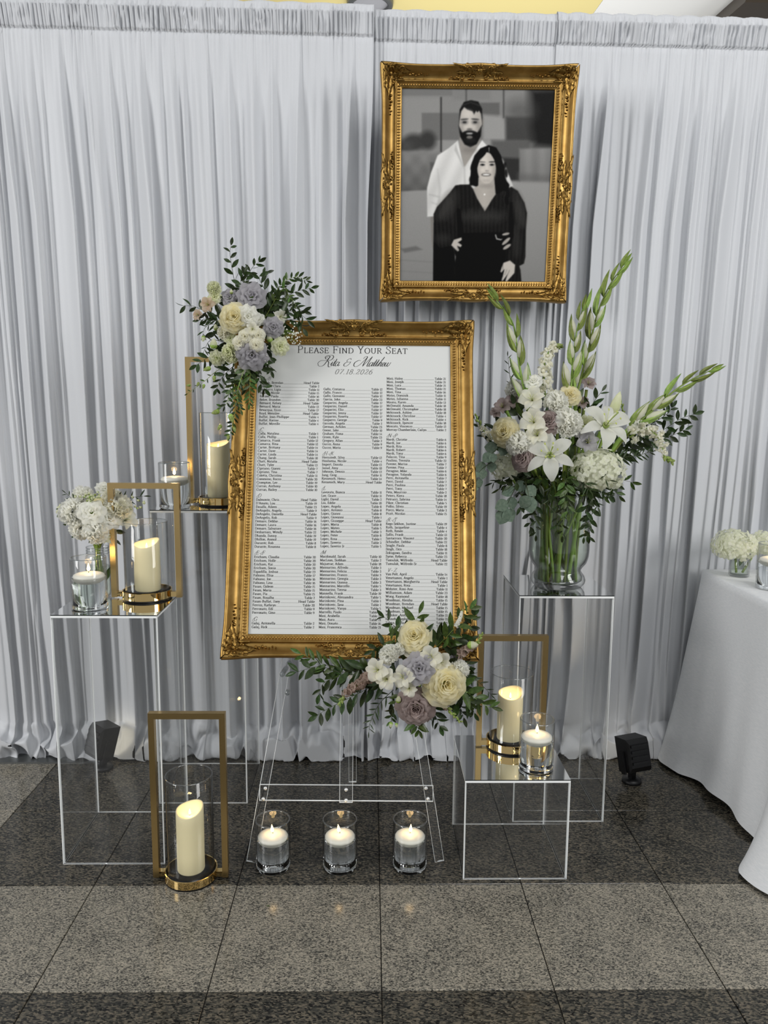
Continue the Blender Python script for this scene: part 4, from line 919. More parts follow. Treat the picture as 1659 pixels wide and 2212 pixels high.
# ------------------------------------------------------------------ framed portrait print
pb, pt = .335, .275
q_bl, q_br, q_tl, q_tr = at(862, 609, pb), at(1179, 610.6, pb), at(866.5, 188, pt), at(1201.6, 192.6, pt)
pu = q_br-q_bl+q_tr-q_tl; pu /= np.linalg.norm(pu)
pv = (q_tl+q_tr)/2-(q_bl+q_br)/2; PH = np.linalg.norm(pv); pv = pv-pu*(pv@pu); pv /= np.linalg.norm(pv)
PWD = (np.linalg.norm(q_br-q_bl)+np.linalg.norm(q_tr-q_tl))/2
PBm = np.column_stack([pu, pv, np.cross(pu, pv)])
pic = empty('framed_portrait', label='black and white photograph of a couple in ornate gilded frame on the drape', cat='picture', M=xf((q_bl+q_br)/2-pv*.068, PBm))
gilded_frame(pic, PWD, PH)
def portrait_print(nx=270, ny=336):
    U, V = np.meshgrid(np.linspace(0, 1, nx), np.linspace(0, 1, ny))           # V down
    yt, yb = 305+15*U, 1760+5*U
    Y = yt+(yb-yt)*V
    X = (230-15*V)+((1388-78*V)-(230-15*V))*U
    img = np.full((ny, nx), 118.0); warm = np.zeros((ny, nx))
    rs = np.random.RandomState(4)
    def sm(d, s): return np.clip(.5-d/s, 0, 1)
    def poly(pts, val, soft=8, w=0.0, alpha=1.0, tex=0):
        P = np.array(pts, float); ins = np.zeros(X.shape, bool); dist = np.full(X.shape, 1e9)
        for i in range(len(P)):
            a, b = P[i], P[(i+1) % len(P)]; ab = b-a
            t = np.clip(((X-a[0])*ab[0]+(Y-a[1])*ab[1])/(ab@ab+1e-9), 0, 1)
            dist = np.minimum(dist, np.hypot(X-a[0]-t*ab[0], Y-a[1]-t*ab[1]))
            c = ((a[1] > Y) != (b[1] > Y)) & (X < (b[0]-a[0])*(Y-a[1])/(b[1]-a[1]+1e-12)+a[0])
            ins ^= c
        d = np.where(ins, -dist, dist); m = sm(d, soft)*alpha
        v = val(X, Y) if callable(val) else val
        if tex: v = v*(1+tex*np.sin(X*.55+2.2*np.sin(Y*.013+X*.02))+tex*.6*np.sin(X*1.3+Y*.05))
        img[:] = img*(1-m)+v*m; warm[:] = warm*(1-m)+w*m
    def ell(cx, cy, rx, ry, val, soft=8, w=0.0, alpha=1.0, rot=0.0):
        a = np.linspace(0, 2*math.pi, 25)[:-1]; c, s = math.cos(rot), math.sin(rot)
        poly([(cx+rx*math.cos(t)*c-ry*math.sin(t)*s, cy+rx*math.cos(t)*s+ry*math.sin(t)*c) for t in a], val, soft, w, alpha)
    # blurred street behind
    poly([(200, 300), (620, 300), (620, 372), (200, 372)], 104, 20); poly([(620, 300), (900, 300), (900, 400), (620, 400)], 112, 30)
    poly([(200, 385), (530, 385), (530, 700), (200, 700)], 124, 40)
    poly([(388, 492), (960, 492), (960, 690), (388, 690)], 97, 14); poly([(820, 420), (965, 420), (965, 505), (820, 505)], 88, 14)
    poly([(840, 505), (1000, 520), (1010, 690), (840, 690)], 132, 30); poly([(540, 690), (900, 690), (900, 770), (540, 770)], 128, 20)
    poly([(1010, 520), (1400, 520), (1400, 700), (1010, 700)], 62, 30); poly([(905, 690), (1190, 690), (1190, 830), (905, 830)], 82, 30)
    poly([(1185, 320), (1420, 310), (1400, 760), (1220, 740), (1190, 560)], 34, 90); ell(1120, 480, 110, 80, 70, 110, alpha=.6)
    for x, y0, y1, v in ((531, 380, 775, 52), (717, 310, 430, 78), (995, 310, 530, 72)): poly([(x-6, y0), (x+6, y0), (x+6, y1), (x-6, y1)], v, 10)
    ell(330, 705, 85, 62, 58, 46); ell(432, 690, 62, 68, 55, 46); ell(265, 735, 55, 45, 66, 46)
    poly([(190, 765), (520, 775), (500, 1060), (190, 1072)], lambda x, y: 112-.10*(y-770)+6*np.sin(x*.05)*np.sin(y*.04), 22)
    poly([(450, 850), (500, 850), (500, 1000), (450, 1000)], 78, 18)
    poly([(190, 1068), (520, 1050), (1060, 985), (1420, 995), (1420, 1800), (190, 1800)], lambda x, y: 128-.02*(y-1060), 16)
    poly([(985, 815), (1120, 820), (1115, 985), (1040, 985)], 46, 24); poly([(1112, 752), (1420, 745), (1420, 992), (1115, 985)], lambda x, y: 116-.05*(y-760)+5*np.sin(x*.06), 22)
    poly([(1100, 930), (1420, 950), (1420, 1000), (1100, 990)], 84, 40, alpha=.5)
    poly([(232, 1500), (345, 1478), (392, 1505), (260, 1530)], 92, 16)
    for yy in (1580, 1665): poly([(200, yy), (480, yy+18), (480, yy+26), (200, yy+8)], 108, 10)
    # man
    poly([(452, 1250), (484, 1250), (486, 1515), (470, 1508), (458, 1430)], 108, 8, .25)
    poly([(428, 1255), (427, 1040), (455, 930), (505, 800), (590, 745), (655, 690), (700, 880), (835, 690), (900, 760), (985, 825), (1065, 1025), (1000, 1040), (500, 1250)], lambda x, y: 192-.03*(y-700)+8*np.sin(x*.045+y*.02), 8)
    poly([(505, 900), (530, 1050), (515, 1200), (500, 1200), (515, 1050)], 150, 22, alpha=.6); poly([(440, 1080), (520, 1100), (520, 1112), (440, 1094)], 150, 12, alpha=.6)
    poly([(455, 1140), (515, 1160), (515, 1170), (455, 1152)], 155, 10, alpha=.6)
    poly([(640, 720), (700, 890), (705, 905), (630, 760)], 140, 12, alpha=.6); poly([(700, 885), (708, 885), (715, 1010), (700, 1010)], 158, 10, alpha=.7)
    poly([(668, 640), (826, 640), (820, 700), (760, 800), (706, 885), (690, 830), (668, 740)], lambda x, y: 122+.05*(y-640), 9, .3)
    ell(838, 562, 9, 26, 120, 7, .3); ell(750, 570, 84, 158, lambda x, y: 164-.22*np.abs(x-735)-.02*(y-560), 8, .3)
    poly([(662, 585), (668, 470), (700, 415), (752, 402), (808, 412), (836, 465), (838, 590), (828, 500), (812, 478), (800, 490), (790, 478), (776, 505), (762, 482), (725, 470), (702, 452), (682, 480), (672, 520)], 30, 7)
    poly([(660, 585), (672, 600), (690, 632), (715, 622), (742, 616), (772, 622), (800, 632), (820, 600), (834, 580), (826, 660), (795, 718), (748, 740), (705, 720), (672, 664)], 27, 9)
    for x in (705, 784): ell(x, 560, 30, 17, 118, 14, .2); ell(x, 560, 15, 7, 38, 6); ell(x, 538, 30, 5, 48, 8, rot=-.08 if x < 750 else .08)
    ell(743, 585, 14, 40, 178, 26, .3, .5); ell(742, 610, 22, 8, 92, 9, .2); ell(742, 632, 46, 12, 34, 8); ell(742, 641, 27, 9, 60, 6); ell(742, 640, 23, 5, 160, 5); ell(742, 668, 22, 11, 104, 9, .3)
    # woman: hair, face, dress
    poly([(885, 724), (940, 742), (975, 800), (1000, 885), (1006, 970), (1038, 1015), (1030, 1060), (1044, 1120), (1046, 1172), (1000, 1130), (930, 1080), (790, 1030), (742, 1012), (748, 950), (753, 870), (778, 800), (822, 748)], 17, 8)
    poly([(808, 960), (925, 960), (935, 1085), (905, 1130), (855, 1214), (800, 1120), (768, 1045), (806, 1020)], lambda x, y: 150-.25*np.abs(x-850)*.6, 8, .35)
    ell(868, 892, 69, 116, lambda x, y: 172-.28*np.abs(x-860), 8, .35)
    poly([(884, 745), (900, 790), (925, 830), (942, 900), (930, 1010), (960, 1010), (975, 860), (940, 780)], 17, 7); poly([(884, 745), (860, 790), (815, 840), (795, 900), (800, 960), (775, 960), (770, 860), (830, 770)], 17, 7)
    poly([(882, 740), (890, 742), (889, 775), (885, 775)], 120, 4)
    for x in (838, 908): ell(x, 868, 19, 8, 74, 6); ell(x, 868, 10, 6, 24, 5); ell(x, 847, 24, 4, 34, 5, rot=.06 if x < 870 else -.02)
    ell(872, 912, 13, 6, 118, 8, .3); ell(865, 941, 37, 13, 92, 7, .3); ell(865, 940, 25, 6, 205, 5); ell(872, 890, 8, 24, 190, 16, .3, .5)
    poly([(476, 1300), (620, 1300), (640, 1765), (470, 1765)], 13, 7)
    poly([(590, 1080), (636, 1020), (672, 1014), (742, 1012), (768, 1045), (800, 1120), (855, 1214), (905, 1130), (936, 1085), (1052, 1030), (1100, 1060), (1150, 1150), (1168, 1225), (1160, 1350), (1155, 1560), (1144, 1612), (1110, 1630), (1118, 1660), (1126, 1765), (605, 1765), (640, 1560), (605, 1480), (520, 1496), (480, 1450), (475, 1235), (500, 1180)], 31, 7, .15, 1, .16)
    ell(575, 1170, 48, 120, 60, 70, .15, .55, .5); ell(545, 1420, 50, 36, 50, 50, .1, .5); ell(1110, 1190, 34, 130, 58, 60, .15, .5, -.2); ell(1090, 1440, 26, 120, 54, 50, .1, .5); ell(840, 1255, 150, 46, 56, 80, .1, .5)
    poly([(660, 1400), (1010, 1400), (1010, 1765), (620, 1765)], 17, 40, 0, .75, .2); poly([(665, 1380), (1000, 1372), (1000, 1402), (665, 1408)], 22, 10)
    poly([(652, 1200), (668, 1200), (690, 1390), (660, 1400)], 10, 18, 0, .8); poly([(1045, 1150), (1056, 1150), (1062, 1400), (1035, 1500)], 10, 18, 0, .8)
    poly([(606, 1470), (625, 1430), (680, 1412), (684, 1430), (655, 1450), (684, 1470), (676, 1486), (650, 1476), (664, 1512), (652, 1518), (625, 1490)], 158, 6, .35)
    for q in ((1010, 1385, 28, 9, -.2), (1012, 1440, 40, 12, -.75), (1018, 1482, 34, 12, -.6)): ell(*q[:4], 140, 6, .35, 1, q[4])
    poly([(930, 1390), (940, 1425), (975, 1432), (985, 1420), (975, 1425), (945, 1418), (936, 1388)], 170, 5)
    poly([(968, 1672), (992, 1606), (1040, 1588), (1078, 1622), (1072, 1685), (1030, 1735), (1012, 1756), (1006, 1745), (1024, 1690), (985, 1748), (978, 1742), (1000, 1655), (975, 1682)], 162, 6, .35)
    poly([(1018, 1700), (1036, 1660), (1040, 1662), (1022, 1704)], 110, 5, .3); poly([(1000, 1700), (1016, 1655), (1019, 1657), (1004, 1702)], 110, 5, .3)
    ell(853, 1087, 6, 6, 220, 5)
    # softer modelling of the two faces and the hair
    ell(725, 500, 40, 26, 182, 40, .3, .5); ell(690, 600, 16, 24, 128, 24, .3, .5); ell(808, 590, 14, 30, 120, 24, .3, .5); ell(712, 596, 16, 14, 180, 18, .3, .5); ell(770, 596, 14, 14, 172, 18, .3, .5)
    for k in range(7): ell(690+k*20, 418+abs(k-3)*7, 12, 4, 62, 8, 0, .5, -.5+.12*k)
    ell(745, 690, 40, 16, 44, 26, 0, .5); ell(745, 760, 50, 22, 96, 40, .3, .5)
    ell(848, 835, 26, 16, 186, 24, .35, .6); ell(838, 905, 16, 14, 184, 16, .35, .6); ell(895, 905, 14, 14, 176, 16, .35, .5); ell(926, 915, 12, 50, 128, 22, .35, .5); ell(866, 985, 30, 12, 140, 18, .35, .5); ell(868, 1025, 48, 16, 116, 26, .35, .5)
    for k in range(6):
        ell(1000+9*math.sin(k*2.1)+k*5, 880+k*50, 13, 32, 19 if k % 2 else 26, 10, 0, .9, .25*math.cos(k*2)); ell(770-7*math.sin(k*1.9)-k*3, 860+k*28, 12, 24, 19 if k % 2 else 25, 10, 0, .9, .2)
    for k in range(5): ell(965+k*8, 930+k*46, 4, 26, 44, 8, 0, .55, -.25+.1*k)
    for k in range(26):
        ell(690+k*13, 1240+18*math.sin(k), 2.5, 40+12*math.sin(k*2.3), 58, 5, .1, .4, .05*math.sin(k)); ell(650+k*13.5, 1600, 2.5, 120, 27, 6, 0, .45, .03*math.sin(k*3))
    for k in range(9): ell(545+k*10, 1180+k*6, 3, 90, 62, 7, .1, .35, .42-.05*k); ell(1085+k*8, 1240, 3, 110, 60, 7, .1, .35, -.12)
    for _ in range(1):
        for a_ in (img, warm):
            a_[1:-1] = (a_[:-2]+2*a_[1:-1]+a_[2:])/4; a_[:, 1:-1] = (a_[:, :-2]+2*a_[:, 1:-1]+a_[:, 2:])/4
    img += rs.normal(0, 1.0, img.shape)
    g = np.clip(img, 2, 250)/255; lin = np.where(g < .04045, g/12.92, ((g+.055)/1.055)**2.4)*1.36; lin = np.clip(lin-.011, .003, .74)
    col = np.stack([lin*(1.0+.25*warm), lin*(.99+.04*warm), lin*(.965-.16*warm), np.ones_like(lin)], -1)
    return U, V, col
U_, V_, C_ = portrait_print()
mb = MB(); mb.grid(np.stack([(U_-.5)*(PWD+.004), .068+PH-(V_*(PH+.004))+.002, np.full(U_.shape, .0005)], -1), flip=True)
me = mb.mesh('print', mat('photo_print', (.5, .5, .5), .4, spec=.12), smooth=False)
ca = me.color_attributes.new('tone', 'FLOAT_COLOR', 'POINT'); ca.data.foreach_set('color', C_.reshape(-1).astype(np.float32))
N_, L_, B_ = nodes(me.materials[0]); at_n = N_.new('ShaderNodeAttribute'); at_n.attribute_name = 'tone'; L_.new(at_n.outputs['Color'], B_.inputs['Base Color'])
link('photo_print', me, pic)
MB().box(-PWD/2-.003, PWD/2+.003, .065, .071+PH, -.009, -.0008).build('mount_board', M['board'], pic, smooth=False)
# ------------------------------------------------------------------ flowers and foliage: meshes
def petal_ring(mb, n, rb, rl, zb, zl, span, curl=0., ruf=0., a0=0., rs=R, nu=8, nt=6, m=0):
    for k in range(n):
        A = a0+2*math.pi*k/n+rs.uniform(-.12, .12); ph = rs.uniform(0, 6); s = rs.uniform(.92, 1.08); P = []
        for t in np.linspace(0, 1, nt):
            row = []
            for u in np.linspace(-1, 1, nu+1):
                rad = rb+(rl-rb)*(t**.8)*s
                z = zb+(zl-zb)*math.sin(t*math.pi/2)
                z -= (zl-zb+.15)*.28*abs(u)**2.6*t
                if t > .65: q = (t-.65)/.35; rad += curl*q*q; z -= curl*.9*q*q
                rad += ruf*math.sin(u*6.5+ph)*t**2; z += ruf*.8*math.cos(u*8+ph*2)*t**2
                a = A+u*span/2*(.55+.45*math.sin(min(1, t*1.3)*math.pi/2))
                row.append((rad*math.cos(a), rad*math.sin(a), z))
            P.append(row)
        mb.grid(np.array(P), m)
def rose_mesh(name, m, seed=1, ruf=.015):
    rs = random.Random(seed); mb = MB()
    for n, rb, rl, zb, zl, sp, cu in ((2, .03, .08, .1, .74, 3.6, 0), (3, .07, .17, .06, .78, 2.9, .01), (4, .11, .27, .02, .77, 2.5, .02), (5, .15, .38, 0, .73, 2.1, .03), (6, .20, .50, -.04, .66, 1.8, .05), (6, .24, .63, -.06, .56, 1.7, .08), (7, .28, .77, -.10, .42, 1.5, .11), (6, .30, .90, -.14, .27, 1.55, .14), (6, .32, 1.02, -.18, .08, 1.5, .16)):
        for k in range(n):
            a = rs.uniform(-.25, .25)+2*math.pi*k/n; dz = rs.uniform(-.05, .05)
            petal_ring(mb, 1, rb, rl*rs.uniform(.93, 1.06), zb+dz, zl+dz, sp*rs.uniform(.85, 1.15), cu*rs.uniform(.6, 1.4), ruf*1.6+.02*(rl > .6), a+rl*5, rs, 8, 6)
    mb.lathe([(.001, -.35), (.16, -.30), (.30, -.12)], 12, 1)
    return mb.mesh(name, [m, M['stem']])
def lisi_mesh(name, m, seed=1):
    rs = random.Random(seed); mb = MB()
    for n, rb, rl, zb, zl, sp, cu, rf in ((3, .04, .16, .05, .56, 3.0, .0, .04), (4, .12, .38, .0, .56, 2.3, .06, .07), (5, .18, .66, -.05, .44, 1.9, .12, .09), (6, .22, .98, -.12, .20, 1.7, .16, .10)):
        petal_ring(mb, n, rb, rl, zb, zl, sp, cu, rf, rs.uniform(0, 6), rs, 10, 6)
    mb.lathe([(.001, -.45), (.12, -.38), (.24, -.10)], 10, 1)
    return mb.mesh(name, [m, M['stem']])
def carn_mesh(name, m, seed=1, n=64):
    rs = random.Random(seed); mb = MB()
    for k in range(n):
        f = (k+.5)/n; th = math.acos(1-f*1.12); az = k*2.39996
        d = np.array([math.sin(th)*math.cos(az), math.sin(th)*math.sin(az), math.cos(th)*.78]); L = .86+.2*rs.random()
        B = basis(d); w = .32+.12*rs.random(); cu = rs.choice((-1, 1))*rs.uniform(.15, .38); P = []; ph = rs.uniform(0, 6)
        for t in (.25, .6, .85, 1.0):
            P.append([B @ np.array([w*u*(t**.8), (.10*math.sin(u*9+ph)*t**2+.10*math.cos(u*4+ph)*t+cu*t**3), 0])+d*L*(t+.05*math.sin(u*15+ph)*(t == 1.0)-.10*abs(u)*t) for u in np.linspace(-1, 1, 9)])
        mb.grid(np.array(P))
    mb.lathe([(.001, -.7), (.16, -.65), (.22, -.2), (.12, 0)], 10, 1)
    return mb.mesh(name, [m, M['stem']])
def petal6(mb, L, W, up, back, A, rs, m=0, nt=9, wave=.0):
    "one long petal from the throat: rises by up then bends back"
    P = []; ph = rs.uniform(0, 6)
    for t in np.linspace(0, 1, nt):
        w = W*(math.sin(math.pi*(t*.86+.10))**.85)
        r = L*(.06+.94*t)*(1-.12*back*t*t); z = L*(up*math.sin(t*math.pi*.55)-back*t**2.6)
        row = []
        for u in (-1, -.5, 0, .5, 1):
            zz = z+W*(.30*abs(u)**1.6*(1-t*1.1))-(.06*W if u == 0 else 0)+wave*W*math.sin(t*11+ph+u*2)*abs(u)*t
            x, y = r, u*w
            row.append((x*math.cos(A)-y*math.sin(A), x*math.sin(A)+y*math.cos(A), zz))
        P.append(row)
    mb.grid(np.array(P), m)
def alstro_mesh(name, m, seed=1):
    rs = random.Random(seed); mb = MB()
    for k in range(3): petal6(mb, 1.0, .44, .62, .30, k*2.094+rs.uniform(-.1, .1), rs, wave=.2)
    for k in range(3): petal6(mb, .95, .26, .72, .34, k*2.094+1.05+rs.uniform(-.1, .1), rs)
    for k in range(5):
        a = k*1.26; mb.tube([(0, 0, 0), (.10*math.cos(a), .10*math.sin(a), .4), (.22*math.cos(a), .22*math.sin(a), .62)], .016, 4, 1)
    mb.lathe([(.001, -.35), (.08, -.3), (.10, 0)], 8, 1)
    return mb.mesh(name, [m, M['stamen']])
def floret_mesh(name, m):
    mb = MB(); rs = random.Random(3)
    for k in range(4):
        A = k*math.pi/2; P = []
        for t in np.linspace(0, 1, 4):
            w = .50*math.sin(math.pi*(t*.72+.14))**.8
            P.append([((.06+.95*t)*math.cos(A)-u*w*math.sin(A), (.06+.95*t)*math.sin(A)+u*w*math.cos(A), .55*t-.18*u*u*t-.30*t*t) for u in (-1, -.5, 0, .5, 1)])
        mb.grid(np.array(P))
    mb.ball((0, 0, .06), .08, seg=6, rings=3)
    return mb.mesh(name, m)
def stockfl_mesh(name, m, seed=2):
    rs = random.Random(seed); mb = MB()
    petal_ring(mb, 3, .05, .35, 0, .4, 2.6, .05, .10, 0, rs, 6, 4); petal_ring(mb, 5, .1, .95, -.1, .22, 1.7, .15, .14, .5, rs, 7, 5)
    return mb.mesh(name, m)
def snap_mesh(name, m, seed=2):
    "snapdragon: short tube with two ruffled lips; opens along +Z"
    rs = random.Random(seed); mb = MB()
    mb.lathe([(.14, -1.0), (.30, -.7), (.36, -.2), (.44, .1)], 9)
    petal_ring(mb, 2, .30, .82, -.1, .55, 1.9, .22, .14, 0.4, rs, 7, 5); petal_ring(mb, 3, .28, .75, -.1, .35, 1.6, .25, .12, 3.0, rs, 7, 5)
    mb.ball((0, 0, .15), .34, seg=8, rings=4)
    mb.lathe([(.10, -1.15), (.26, -.95), (.30, -.6)], 8, 1)
    return mb.mesh(name, [m, M['stem']])
def bud_mesh(name, m, m2=None, slim=.30):
    mb = MB(); mb.lathe([(.001, -.02), (slim*.55, .06), (slim, .34), (slim*.92, .56), (slim*.5, .84), (.002, 1.0)], 9)
    if m2: mb.lathe([(.001, -.05), (slim*.7, .03), (slim*1.08, .26), (slim*.85, .42)], 9, 1)
    return mb.mesh(name, [m, m2 or m])
def leaf_mesh(name, m, wid=.30, fold=.12, bend=.18, tip=1.0, nt=7):
    P = []
    for t in np.linspace(0, 1, nt):
        w = max(.006, wid/2*(math.sin(math.pi*min(1, t**tip*.97+.02)))**.85)
        z = -bend*t*t
        P.append([(t, -w, z+fold*w*2), (t, -w*.5, z+fold*w*.7), (t, 0, z), (t, w*.5, z+fold*w*.7), (t, w, z+fold*w*2)])
    mb = MB(); mb.grid(np.array(P), flip=True)
    return mb.mesh(name, m)
KIT = {
 'rose_cream': [rose_mesh('rose', M['cream'], s) for s in (1, 2, 3)], 'rose_ivory': [rose_mesh('rose', M['ivory'], s) for s in (4, 5)], 'rose_mauve': [rose_mesh('rose', M['mauve'], s, .02) for s in (6, 7)],
 'lisi_lilac': [lisi_mesh('lisianthus', M['lilac'], s) for s in (1, 2, 3)], 'lisi_white': [lisi_mesh('lisianthus', M['white'], s) for s in (4, 5)], 'lisi_green': [lisi_mesh('lisianthus', M['greenwhite'], s) for s in (6, 7)],
 'carn_white': [carn_mesh('carnation', M['white'], s) for s in (1, 2)], 'carn_ivory': [carn_mesh('carnation', M['ivory'], s) for s in (3,)], 'carn_green': [carn_mesh('carnation', M['greenwhite'], s) for s in (4,)],
 'alst_white': [alstro_mesh('alstroemeria', M['ivory'], s) for s in (1, 2, 3)], 'alst_mauve': [alstro_mesh('alstroemeria', M['mauve'], s) for s in (4, 5)], 'alst_lilac': [alstro_mesh('alstroemeria', M['lilac'], s) for s in (6,)],
 'alst_blush': [alstro_mesh('alstroemeria', M['blush'], s) for s in (7,)],
 'floret': [floret_mesh('floret', M['hydrangea'])], 'floret_white': [stockfl_mesh('floret', M['white'])], 'floret_taupe': [stockfl_mesh('floret', M['taupe'], s) for s in (1, 2)],
 'snap': [snap_mesh('snapdragon_floret', M['ivory'], s) for s in (1, 2)], 'bud_green': [bud_mesh('bud', M['budgreen'], M['stem'])], 'bud_pale': [bud_mesh('bud', M['greenwhite'], M['stem'], .36)], 'bud_white': [bud_mesh('bud', M['ivory'], None, .17)],
 'leaf': [leaf_mesh('leaf', M['leaf'], w, f, b) for w, f, b in ((.40, .12, .15), (.36, .15, .28), (.44, .08, -.10))],
 'leaf_mid': [leaf_mesh('leaf', M['leaf_mid'], w, f, b) for w, f, b in ((.38, .12, .2), (.33, .15, .05))],
 'leaf_thin': [leaf_mesh('leaf', M['leaf'], w, f, b) for w, f, b in ((.20, .12, .3), (.16, .15, .1))],
 'leaf_small': [leaf_mesh('leaf', M['leaf_mid'], .40, .1, .1, nt=5), leaf_mesh('leaf', M['leaf'], .36, .1, .2, nt=5)],
 'euca': [leaf_mesh('leaf', M['euca'], .92, .04, .08, .9, 9)],
 'glad': [leaf_mesh('bract', M['glad'], .25, .62, -.06, .7, 8)],
}
def wm(o):
    m = o.matrix_basis.copy()
    while o.parent is not None: o = o.parent; m = o.matrix_basis @ m
    return m
def put(name, me, parent, P, B, s):
    Mx = xf(P, B, s)
    if parent is not None: Mx = wm(parent).inverted() @ Mx
    return link(name, me, parent, Mx)
def unit(v): v = np.asarray(v, float); return v/(np.linalg.norm(v)+1e-12)
def rnd3(s=1.0): return np.array([R.gauss(0, s), R.gauss(0, s), R.gauss(0, s)])
def pxm(P): return float((np.asarray(P)-CAM)@_fw)/F_PX            # metres per pixel at a point
def facing(P, c, toward=.9, out=.9, jit=.18):
    return unit(toward*unit(CAM-P)+out*unit(P-c)+rnd3(jit))
def blossom(kind, name, P, rad, parent, c, toward=.9, out=.8, jit=.15, sc=1.0):
    z = facing(P, c, toward, out, jit)
    return put(name, R.choice(KIT[kind]), parent, P-z*rad*.25, basis(z, rnd3()), rad*sc*1.12)
def leaf_at(parent, P, d, nrm, L, kit='leaf', name='leaf'):
    x = unit(d); z = unit(np.asarray(nrm)-x*(np.asarray(nrm)@x)); B = np.column_stack([x, np.cross(z, x), z])
    return put(name, R.choice(KIT[kit]), parent, P, B, L)
def branch(name, path, parent, L, gap, kit='leaf', rad=.0016, stem='twig', label=None, cat=None, group=None, tip=True, start=0, spread=.95, taper=.45, droop=0., world=False):
    "a stem along the path with leaves on both sides; the leaves are its children"
    pts = [np.asarray(p, float) if world else at(*p) for p in path]
    pts = catmull(pts, 8)
    base = pts[0]
    b = MB().tube([p-base for p in pts], list(np.linspace(rad, rad*.4, len(pts))), 5)
    o = b.mesh(name, M[stem]); o = put(name, o, parent, base, np.eye(3), 1.0)
    if label: tag(o, label, cat, group)
    seg = [np.linalg.norm(pts[i+1]-pts[i]) for i in range(len(pts)-1)]; tot = sum(seg); s = start*tot+gap*.5; k = 0
    while s < tot:
        a = 0; i = 0
        while i < len(seg)-1 and a+seg[i] < s: a += seg[i]; i += 1
        p = pts[i]+(pts[i+1]-pts[i])*(s-a)/max(seg[i], 1e-6); t = unit(pts[i+1]-pts[i]); f = s/tot
        view = unit(CAM-p); sd = unit(np.cross(t, view))*(1 if k % 2 else -1)
        d = unit(t*R.uniform(.5, .9)+sd*spread*R.uniform(.6, 1.1)+view*R.uniform(-.35, .5)+np.array([0, 0, -droop]))
        leaf_at(o, p, d, view+rnd3(.45), L*(1-taper*f)*R.uniform(.8, 1.15), kit); s += gap*R.uniform(.75, 1.25)*(1-.25*f); k += 1
    if tip: leaf_at(o, pts[-1], unit(pts[-1]-pts[-3]), unit(CAM-pts[-1])+rnd3(.3), L*(1-taper)*1.05, kit)
    return o
def spike(name, path, parent, kit, r0, r1, n, label=None, cat=None, budfrom=.6, budkit='bud_green', rad=.0022, turns=2.4, group=None, world=False):
    "flower spike: florets around a stem, buds toward the tip"
    pts = catmull([np.asarray(p, float) if world else at(*p) for p in path], 8); base = pts[0]
    o = put(name, MB().tube([p-base for p in pts], list(np.linspace(rad, rad*.45, len(pts))), 6).mesh(name, M['stem']), parent, base, np.eye(3), 1.0)
    if label: tag(o, label, cat, group)
    for k in range(n):
        f = (k+.5)/n; x = f*(len(pts)-1); i = min(int(x), len(pts)-2); p = pts[i]+(pts[i+1]-pts[i])*(x-i); t = unit(pts[i+1]-pts[i])
        view = unit(CAM-p); sd = unit(np.cross(t, view)); a = k*turns
        d = unit(sd*math.cos(a)+view*(.25+.9*math.sin(a))+t*(.35+.5*f)); r = (r0+(r1-r0)*f)*R.uniform(.85, 1.15)
        if f < budfrom: put('floret', R.choice(KIT[kit]), o, p+d*r*.9, basis(unit(d+rnd3(.2)), rnd3()), r)
        else: put('bud', R.choice(KIT[budkit]), o, p, basis(unit(d+t*.4), rnd3()), r*1.7)
    return o
def hydrangea(name, c, rx, rz, parent, n, fl=.014, label=None, cat=None, group=None, stem_to=None):
    o = empty(name, c, label, cat, group) if parent is None else put(name, None, parent, c, np.eye(3), 1.0)
    c = np.asarray(c, float)
    if stem_to is not None: put('stem', MB().tube([(p-c) for p in catmull([c, c*.6+np.asarray(stem_to)*.4+np.array([0, 0, .01]), np.asarray(stem_to)], 5)], .0042, 7).mesh('stem', M['stem']), o, c, np.eye(3), 1)
    core = MB().ball((0, 0, 0), rx*.80, rx*.80, rz*.80, 14, 9).mesh('core', M['hydrangea']); put('core', core, o, c, np.eye(3), 1)
    for k in range(n):
        z = 1-1.75*(k+.5)/n; r = math.sqrt(max(0, 1-z*z)); a = k*2.39996
        d = np.array([r*math.cos(a), r*math.sin(a), z]); P = c+d*np.array([rx, rx, rz])*R.uniform(.86, 1.04)
        put('floret', KIT['floret'][0], o, P, basis(unit(d+rnd3(.30)), rnd3()), fl*R.uniform(.8, 1.15))
    return o
